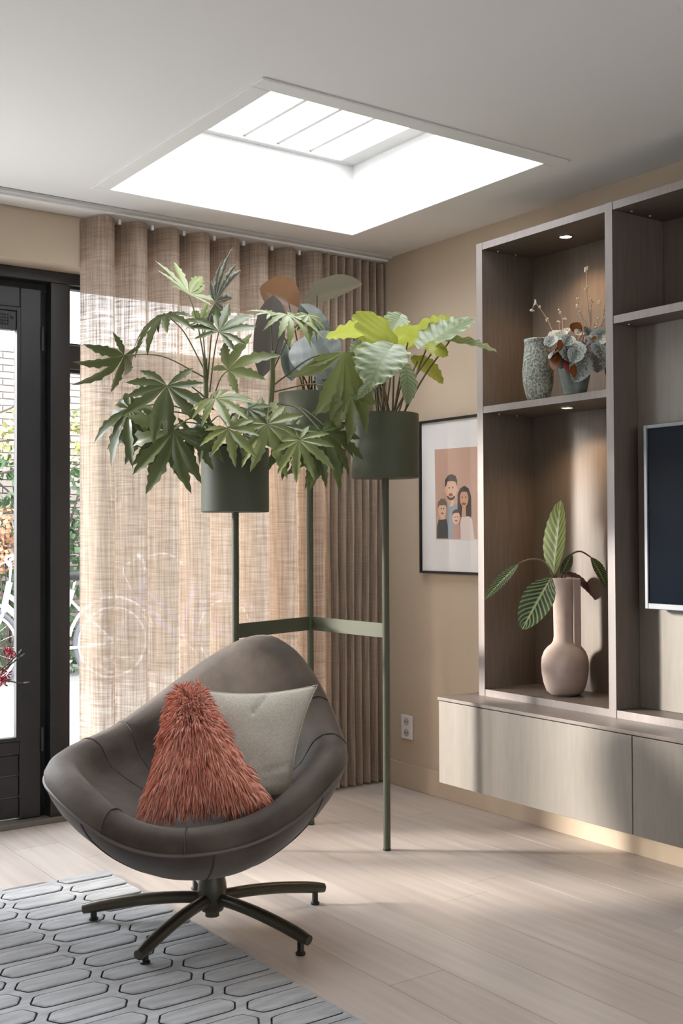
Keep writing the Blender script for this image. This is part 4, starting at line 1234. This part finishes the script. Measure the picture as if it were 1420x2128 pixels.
for (A, T, dA, dT, nv, wd, dr, mk, lb) in CL:
    a3, t3 = at(A[0], A[1], dA), at(T[0], T[1], dT)
    put_leaf(cal, lambda L, wd=wd, dr=dr: blade(L, L * wd, 0.0, 0.02, 9, 0.25, dr, 1.3, 8, 26, 0.012, 0.45), a3, t3, camdir(*nv), M[mk], lb)
stalk(cal, [mouth + Vector((0, 0, -0.05)), at(1148, 1192, DV), at(1128, 1166, DV), at(1100, 1163, DV - 0.01), at(1078, 1172, DV - 0.02)], 0.0045, 0.003, M['stem2'])
stalk(cal, [mouth + Vector((0, 0, -0.05)), at(1168, 1185, DV + 0.02), at(1184, 1156, DV + 0.02), at(1206, 1146, DV + 0.02), at(1228, 1158, DV + 0.02)], 0.0045, 0.003, M['stem2'])
for a_ in ((1150, 1198), (1148, 1200), (1166, 1196), (1176, 1192)):
    stalk(cal, [mouth + Vector((0, 0, -0.06)), mouth.lerp(at(a_[0], a_[1], DV), 0.6), at(a_[0], a_[1], DV)], 0.003, 0.003, M['stem2'])

# ------------------------------------------------------------------ upper niche: rough vase, teal pot with begonia-like plant, dark pot
ZS2 = 1.7245
g0 = pl(1119, 826, 2, ZS2)
GC = Vector((3.165, g0.y - 0.035, ZS2))
GC = Vector((CAM.x + (g0.x - CAM.x) * 1.025, CAM.y + (g0.y - CAM.y) * 1.025, ZS2))
dg = (GC - CAM).dot(FW); mg = dg / FPX
gv = thing('rough_stoneware_vase', 'rough speckled grey-green stoneware vase in the upper niche', 'vase', GC)
def gz(py): return zpix(GC, py) - ZS2
pr_ = [(0.001, 0)]
zz0 = zpix(GC, 824)
def gzz(py): return (zpix(GC, py) - zz0) * 1.0
for py, hw in ((824, 21), (822, 23), (812, 26), (790, 31), (765, 32.5), (735, 30), (715, 27.5), (706, 27), (700, 28.5), (697, 28.5), (698, 26), (706, 24.5), (730, 25)):
    pr_.append((hw * mg, gzz(py)))
pr_.append((0.001, gzz(730)))
MB().lathe(pr_, GC, 48).build('body', M['stonepot'], gv, smooth=True, merge=True)
t0_ = pl(1195, 816, 2, ZS2)
TC = Vector((CAM.x + (t0_.x - CAM.x) * 1.02, CAM.y + (t0_.y - CAM.y) * 1.02, ZS2))
dt = (TC - CAM).dot(FW); mt = dt / FPX
zt0 = zpix(TC, 817)
tp = thing('glazed_pot', 'small glazed grey-green flower pot on the middle shelf', 'flower pot', TC)
pr_ = [(0.001, 0)]
for py, hw in ((817, 22), (815, 23.5), (795, 28), (772, 33), (756, 36), (748, 37), (746, 36.5), (748, 34), (757, 33)):
    pr_.append((hw * mt, zpix(TC, py) - zt0))
pr_.append((0.001, zpix(TC, 757) - zt0))
MB().lathe(pr_, TC, 44).build('body', M['tealpot'], tp, smooth=True, merge=True)
MB().lathe([(0.001, zpix(TC, 754) - zt0), (32 * mt, zpix(TC, 756) - zt0)], TC, 24).build('soil', M['soil'], tp)
r0_ = pl(1254, 806, 2, ZS2)
RC = Vector((3.19, 2.748, ZS2))
rp_ = thing('dark_red_pot', 'dark red-brown pot half hidden behind the cabinet divider', 'flower pot', RC)
MB().lathe([(0.001, 0), (0.028, 0), (0.030, 0.003), (0.038, 0.07), (0.041, 0.075), (0.041, 0.09), (0.037, 0.09), (0.035, 0.08), (0.001, 0.078)], RC, 36).build('body', M['redpot'], rp_, smooth=True, auto=40)
bg_ = thing('silver_leaved_plant', 'silvery speckled round-leaved plant with red stems in the glazed pot', 'plant', TC + Vector((0, 0, zpix(TC, 754) - zt0)))
crown = TC + Vector((0, 0, zpix(TC, 752) - zt0))
BL_ = [
 # A, T, dA off, dT off, normal, wd, mat
 ((1176, 700), (1130, 708), -.02, -.06, (-0.1, 0.8, 0.5), 0.75, 'beg'),
 ((1168, 690), (1148, 708), 0, -.05, (-0.3, 0.6, 0.6), 1.0, 'beg'),
 ((1164, 722), (1138, 740), -.04, -.08, (-0.3, 0.7, -0.2), 0.9, 'beg'),
 ((1160, 735), (1150, 768), -.05, -.09, (-0.6, 0.3, 0.5), 0.7, 'rust'),
 ((1192, 712), (1182, 748), -.06, -.11, (0.0, 0.55, 0.8), 1.25, 'beg'),
 ((1196, 690), (1204, 672), 0.02, 0.04, (0.1, 0.4, -0.8), 1.3, 'rust'),
 ((1180, 690), (1172, 680), 0.03, 0.05, (0, 0.4, 0.5), 1.1, 'beg'),
 ((1200, 695), (1216, 684), 0, 0.03, (0.1, 0.7, 0.5), 0.9, 'beg'),
 ((1216, 682), (1232, 712), -.02, -.03, (0.4, 0.5, 0.6), 0.9, 'beg'),
 ((1262, 688), (1226, 718), -.03, -.07, (-0.1, 0.6, 0.7), 0.8, 'beg'),
 ((1214, 712), (1214, 740), -.04, -.07, (0.2, 0.4, 0.7), 0.9, 'beg'),
 ((1240, 735), (1244, 772), -.05, -.09, (0.1, 0.45, 0.85), 1.1, 'beg'),
 ((1262, 725), (1262, 765), -.03, -.05, (0.2, 0.4, 0.8), 1.0, 'beg'),
 ((1214, 744), (1196, 792), -.07, -.11, (0.15, 0.4, 0.85), 0.85, 'beg'),
 ((1182, 748), (1184, 782), -.07, -.10, (-0.2, 0.2, -0.8), 0.7, 'beg'),
 ((1170, 735), (1166, 765), -.05, -.08, (-0.2, 0.4, 0.7), 0.8, 'beg'),
 ((1252, 700), (1264, 720), 0, -.02, (0.2, 0.5, 0.6), 1.0, 'beg'),
 ((1150, 700), (1140, 718), -.07, -.10, (-0.2, 0.6, 0.7), 1.0, 'beg'),
 ((1186, 700), (1176, 716), -.08, -.11, (0.1, 0.6, 0.7), 1.1, 'beg'),
 ((1224, 700), (1240, 716), -.08, -.11, (0.2, 0.6, 0.7), 1.0, 'beg'),
 ((1200, 728), (1190, 752), -.10, -.13, (0.1, 0.5, 0.8), 1.1, 'beg'),
 ((1238, 716), (1252, 742), -.10, -.13, (0.2, 0.5, 0.8), 1.1, 'beg'),
 ((1170, 712), (1156, 728), -.09, -.11, (-0.3, 0.3, -0.6), 0.9, 'rust'),
 ((1196, 762), (1188, 786), -.11, -.13, (-0.3, 0.2, -0.8), 0.7, 'rust'),
 ((1232, 706), (1240, 700), -.09, -.09, (0.1, 0.4, -0.8), 1.0, 'rust'),
]
for (A, T, oA, oT, nv, wd, mk) in BL_:
    a3, t3 = at(A[0], A[1], dt + oA), at(T[0], T[1], dt + oT)
    put_leaf(bg_, lambda L, wd=wd: blade(L, L * wd, 0.15, 0.03, 6, 0.25, 0.2, 1.3, 8, 14, 0.02, 0.42), a3, t3, camdir(*nv), M[mk], 'rust-brown leaf' if mk == 'rust' else None, scale=0.95)
    s0 = crown + Vector((random.uniform(-.02, .02), random.uniform(-.02, .02), 0))
    stalk(bg_, [s0, s0.lerp(a3, 0.5) + Vector((0, 0, 0.012)), a3], 0.0022, 0.0015, M['redstem'])
FS = [([(1150, 690), (1142, 672), (1132, 655), (1120, 638), (1112, 630), (1108, 640)], [(1107, 646), (1112, 631), (1121, 637), (1137, 664)]),
      ([(1166, 694), (1162, 668)], [(1162, 668)]),
      ([(1172, 692), (1169, 662), (1164, 648), (1162, 652)], [(1164, 648), (1174, 664)]),
      ([(1218, 682), (1210, 662), (1206, 648), (1201, 640), (1203, 622)], [(1203, 622), (1200, 634), (1206, 650), (1201, 640)]),
      ([(1224, 690), (1224, 650), (1220, 610), (1220, 560)], [(1220, 556), (1219, 562), (1219, 598)]),
      ([(1226, 688), (1228, 650), (1231, 625)], [(1231, 625), (1229, 642)]),
      ([(1238, 690), (1240, 672), (1244, 660)], [(1243, 662), (1240, 672), (1238, 680)]),
      ([(1236, 690), (1250, 672), (1256, 640), (1258, 625)], [(1246, 632), (1257, 646)]),
      ([(1244, 690), (1254, 668), (1262, 655)], [(1260, 658)])]
for pth, fls in FS:
    pts = [crown + Vector((0, 0, -0.005))] + [at(a, b, dt + 0.01) for a, b in pth]
    o = stalk(bg_, pts, 0.0022, 0.0014, M['pinkstem'], 'flower_stalk')
    fm = MB()
    for (a, b) in fls:
        c = at(a, b, dt + 0.01)
        for k in range(4):
            fm.ball(c + Vector((random.gauss(0, .0035), random.gauss(0, .0035), random.gauss(0, .004))), random.uniform(.0025, .0042), 6, 4)
    fm.build('blossom', M['flower'], o, smooth=True)

# ------------------------------------------------------------------ vase with red-blossomed twigs at the left edge of the view
tvp = Vector((0.93, 3.62, 0))
fv = thing('floor_vase', 'tall white floor vase just outside the left edge holding the red twigs', 'vase', tvp)
MB().lathe([(0.001, 0.0005), (0.07, 0.0005), (0.085, 0.02), (0.11, 0.2), (0.10, 0.42), (0.06, 0.56), (0.065, 0.60), (0.058, 0.60), (0.052, 0.56), (0.09, 0.42), (0.001, 0.05)], tvp, 36).build('body', M['white'], fv, smooth=True)
tw = thing('red_blossom_branch', 'bare twigs with dark red blossoms reaching into view at the left edge', 'branch', tvp + Vector((0, 0, 0.5)))
DT = 3.75
m0 = tvp + Vector((0, 0, 0.45))
mo = tvp + Vector((0.02, 0, 0.6))
B1 = [(-60, 1440), (-20, 1408), (10, 1385), (35, 1362), (45, 1350)]
B2 = [(-50, 1445), (-15, 1415), (15, 1388), (38, 1368), (51, 1358)]
B3 = [(-60, 1418), (-10, 1415), (20, 1416), (42, 1420), (61, 1418)]
for bb in (B1, B2, B3):
    pts = [m0, mo] + [at(a, b, DT) for a, b in bb]
    o = MB().tube(smooth_path(pts, 5), 0.0024, 6).build('twig', M['twig'], tw, smooth=True)
    e0, e1 = at(*bb[-2], DT), at(*bb[-1], DT)
    MB().tube([e0.lerp(e1, .4), e1], [0.003, 0.0022], 6).build('twig_tip', M['twigtip'], o, smooth=True)
for (cx, cy_, sp, n) in ((20, 1355, 9, 26), (8, 1408, 12, 36), (-10, 1395, 12, 24)):
    bl_ = MB()
    for k in range(n):
        c = at(cx + random.gauss(0, sp * .5), cy_ + random.gauss(0, sp * .6), DT + random.gauss(0, .012))
        d = Vector((random.gauss(0, 1), random.gauss(0, 1), random.gauss(0, 1))).normalized()
        bl_.tube([c, c + d * 0.010, c + d * 0.018], [0.001, 0.003, 0.0006], 5)
    bl_.build('blossom', M['redflower'], tw, smooth=True)

# ------------------------------------------------------------------ garden
gr = thing('ground', None, None, (3, 8, -0.05), kind=S)
MB().box(-8, 12, 4.75, 16, -0.2, -0.035).build('subsoil', M['mortar'], gr)
for i in range(-2, 9):
    for j in range(0, 7):
        x0, y0 = i * 0.6 + 0.4 + (0.3 if j % 2 else 0), 4.82 + j * 0.6
        MB().box(x0, x0 + 0.594, y0, y0 + 0.594, -0.06, -0.012 - random.uniform(0, .002)).build('paving_slab', M['paving'], gr, bevel=0.003)
BY = 10.4
bw = thing('garden_wall', 'pale weathered brick garden wall far behind the hedge', 'wall', (4, BY, 0))
MB().box(-3, 11, BY + 0.035, BY + 0.2, 0, 3.02).build('wall_core', M['mortar'], bw)
rest = MB(); cnt = 0
brick_mesh = None
for r in range(47):
    z0 = 0.03 + r * 0.0635
    for c in range(0, 26):
        x0 = 1.2 + c * 0.22 + (0.11 if r % 2 else 0)
        if z0 + 0.054 > 3.02: continue
        if z0 > 1.25 and 3.1 < x0 < 5.2 and cnt < 296:
            o = brick_mesh.copy() if brick_mesh else MB().box(x0, x0 + 0.21, BY, BY + 0.05, z0, z0 + 0.0535).build('brick', M['brick'], bw, bevel=0.003)
            if brick_mesh:
                o.location = (x0 - bx0, random.uniform(0, .006), z0 - bz0); COL.objects.link(o)
            else:
                brick_mesh, bx0, bz0 = o, x0, z0
            cnt += 1
        else:
            rest.box(x0, x0 + 0.21, BY + random.uniform(0, .006), BY + 0.05, z0, z0 + 0.0535)
tag(rest.build('brickwork', M['brick'], bw), kind='stuff')

def leaves_mass(name, n, box, size, material, label, cat, seedn):
    rg = np.random.default_rng(seedn)
    (x0, x1), (y0, y1), (z0, z1) = box
    m = MB()
    for k in range(n):
        x_, y_, z_ = rg.uniform(x0, x1), rg.uniform(y0, y1), rg.uniform(z0, z1)
        bump_ = noise.noise(Vector((x_ * 1.6, y_, z_ * 1.6)))
        c = Vector((x_, y_ + bump_ * 0.12, z_))
        a = Vector(rg.normal(0, 1, 3)).normalized(); a = (a + Vector((0, -0.5, -0.3))).normalized()
        b = a.cross(Vector(rg.normal(0, 1, 3))).normalized()
        s = size * rg.uniform(0.6, 1.3)
        u = float(np.clip(0.5 + 0.5 * bump_ + rg.normal(0, .25), 0.01, 0.99))
        cc = a.cross(b)
        m.add([c, c + a * s * .5 + b * s * .4 + cc * s * .1, c + a * s, c + a * s * .5 - b * s * .4 + cc * s * .1], [(0, 1, 2), (0, 2, 3)], [(u, 0.1), (u, .5), (u, 1), (u, .5)])
    o = m.build(name, material)
    tag(o, label, cat, kind='stuff')
    return o
leaves_mass('ivy_hedge', 9000, ((0.5, 6.5), (9.45, 9.95), (0.0, 1.95)), 0.075, M['ivy'], 'dark green ivy hedge in front of the garden wall', 'hedge', 3)
leaves_mass('yellow_shrub', 900, ((2.2, 5.4), (9.5, 10.0), (1.85, 2.35)), 0.06, M['yellowleaf'], 'sparse yellow-green foliage above the ivy hedge', 'shrub', 5)
bs = thing('bare_shrub', 'leafless shrub with thin arching branches before the garden wall', 'shrub', (3.4, 9.9, 0))
for pts in ([(3.4, 9.9, 0), (3.3, 9.7, 1.2), (2.9, 9.6, 2.0), (3.35, 9.55, 2.35), (3.75, 9.5, 2.50)], [(3.4, 9.9, 0), (3.6, 9.7, 1.2), (3.0, 9.6, 1.9), (3.5, 9.6, 2.08), (4.6, 9.6, 2.3)],
            [(3.4, 9.9, 0), (3.8, 9.7, 1.1), (4.0, 9.6, 1.8), (4.25, 9.6, 2.2), (4.5, 9.6, 2.25)], [(3.4, 9.9, 0), (3.1, 9.7, 1.0), (2.9, 9.6, 1.6), (3.3, 9.5, 1.78), (3.5, 9.5, 1.85)], [(3.4, 9.9, 0), (3.9, 9.6, 1.2), (4.05, 9.5, 1.75), (4.3, 9.45, 1.86), (4.5, 9.4, 1.8)]):
    MB().tube(smooth_path(pts, 6), [0.012] * 6 + [0.009] * 12 + [0.006] * 7, 6).build('branch', M['twig'], bs, smooth=True)
hy_ = thing('hydrangea', 'shrub with dried brown hydrangea heads beside the bicycles', 'shrub', (3.15, 9.2, 0))
for (cx, cy_, cz, rr) in ((3.12, 9.18, 1.30, .16), (3.27, 9.12, 1.16, .13), (2.95, 9.15, 1.12, .15), (2.82, 9.2, 1.33, .14), (3.05, 9.1, 1.02, .12), (3.38, 9.2, 1.25, .12)):
    m = MB()
    for k in range(170):
        d = Vector((random.gauss(0, 1), random.gauss(0, 1), random.gauss(0, 1))).normalized()
        c = Vector((cx, cy_, cz)) + d * rr * random.uniform(.85, 1.0)
        a = d.cross(Vector((random.gauss(0, 1), random.gauss(0, 1), random.gauss(0, 1)))).normalized(); b = d.cross(a)
        s = 0.022; u = random.uniform(.02, .98)
        m.add([c - a * s, c - b * s + d * .006, c + a * s, c + b * s + d * .006], [(0, 1, 2, 3)], [(u, 0), (u, .5), (u, 1), (u, .5)])
    fh = m.build('flower_head', M['hydra'], hy_)
    MB().tube([(3.15, 9.2, 0), (cx, cy_ + .02, cz - rr * .6), (cx, cy_, cz)], 0.006, 6).build('stem', M['twig'], fh)

def bicycle(loc, yaw, frame_mat, label):
    """length along local x, front wheel at -x"""
    b = thing('bicycle', label, 'bicycle', loc, 'parked bicycles')
    cr, sr = math.cos(yaw), math.sin(yaw)
    Lc = Vector(loc)
    def w(x_, y_, z_): return Lc + Vector((x_ * cr - y_ * sr, x_ * sr + y_ * cr, z_))
    R_ = 0.34
    for sx, nm in ((-0.54, 'front_wheel'), (0.54, 'rear_wheel')):
        ring = [w(sx + (R_ - .02) * math.cos(2 * PI * k / 40), 0, R_ + (R_ - .02) * math.sin(2 * PI * k / 40)) for k in range(42)]
        wh = MB().tube(ring, 0.02, 8, cap=False).build('wheel', M['tyre'], b, smooth=True)
        rim_ = [w(sx + (R_ - .05) * math.cos(2 * PI * k / 40), 0, R_ + (R_ - .05) * math.sin(2 * PI * k / 40)) for k in range(42)]
        MB().tube(rim_, 0.012, 6, cap=False).build('rim', M['bikewhite'], wh, smooth=True)
        spk = MB()
        for k in range(18):
            a = 2 * PI * k / 18
            spk.tube([w(sx, 0.015 * (-1) ** k, R_), w(sx + (R_ - .05) * math.cos(a), 0, R_ + (R_ - .05) * math.sin(a))], 0.0018, 4)
        spk.tube([w(sx, -.05, R_), w(sx, .05, R_)], 0.018, 10)
        spk.build('spokes', M['chrome'], wh)
        mg_ = [w(sx + (R_ + .03) * math.cos(math.radians(a)), 0, R_ + (R_ + .03) * math.sin(math.radians(a))) for a in range(10, 171, 10)]
        MB().tube(mg_, 0.022, 8, flat=0.6).build('mudguard', frame_mat, b, smooth=True)
    fr_ = MB()
    head0, head1 = w(-0.36, 0, 0.62), w(-0.31, 0, 0.86); bbk = w(0.04, 0, 0.30); seat = w(0.20, 0, 0.78)
    fr_.tube([head0, head1], 0.024, 10); fr_.tube([w(-0.35, 0, 0.68), bbk], 0.026, 10); fr_.tube([w(-0.33, 0, 0.76), w(0.10, 0, 0.44)], 0.02, 10)
    fr_.tube([bbk, seat], 0.022, 10)
    for y_ in (-.05, .05):
        fr_.tube([bbk, w(0.54, y_, R_)], 0.012, 8); fr_.tube([w(0.18, 0, 0.70), w(0.54, y_, R_)], 0.011, 8)
        fr_.tube([head0, w(-0.40, y_, 0.55), w(-0.54, y_, R_)], 0.015, 8)
    fr_.build('frame', frame_mat, b, smooth=True, auto=50)
    MB().tube(smooth_path([w(-0.12, -0.30, 0.98), w(-0.22, -0.24, 1.06), w(-0.32, -0.08, 1.04), w(-0.30, 0, 0.98), w(-0.32, 0.08, 1.04), w(-0.22, 0.24, 1.06), w(-0.12, 0.30, 0.98)], 6), 0.012, 8).build('handlebar', M['bikewhite'], b, smooth=True)
    MB().tube([head1, w(-0.30, 0, 0.98)], 0.013, 8).build('stem', M['chrome'], b, smooth=True)
    MB().ball(w(0.24, 0, 0.90), 0.12, 14, 8, (1.1, 0.8, 0.35)).build('saddle', M['liner'], b, smooth=True)
    MB().tube([seat, w(0.23, 0, 0.89)], 0.013, 8).build('seat_post', M['chrome'], b, smooth=True)
    MB().tube(smooth_path([w(-0.20, .2, 1.04), w(-0.45, .1, 0.95), w(-0.46, 0, 0.80), w(-0.38, 0, 0.66)], 5), 0.005, 6).build('brake_cable', M['bikewhite'], b, smooth=True)
    kr = MB(); kr.tube([w(0.04, -.06, 0.30), w(0.04, .06, 0.30)], 0.05, 14); kr.tube([w(0.04, -.07, 0.30), w(0.16, -.07, 0.20)], 0.009, 6); kr.tube([w(0.04, .07, 0.30), w(-0.08, .07, 0.40)], 0.009, 6)
    kr.build('crank', M['chrome'], b)
    return b
bicycle((3.32, 8.75, -0.012), math.radians(-4), M['bikewhite'], 'white bicycle parked by the hedge, seen through the door glass')
bicycle((4.55, 8.95, -0.012), math.radians(6), M['bikeblue'], 'blue bicycle parked by the hedge, seen in the narrow strip beside the curtain')
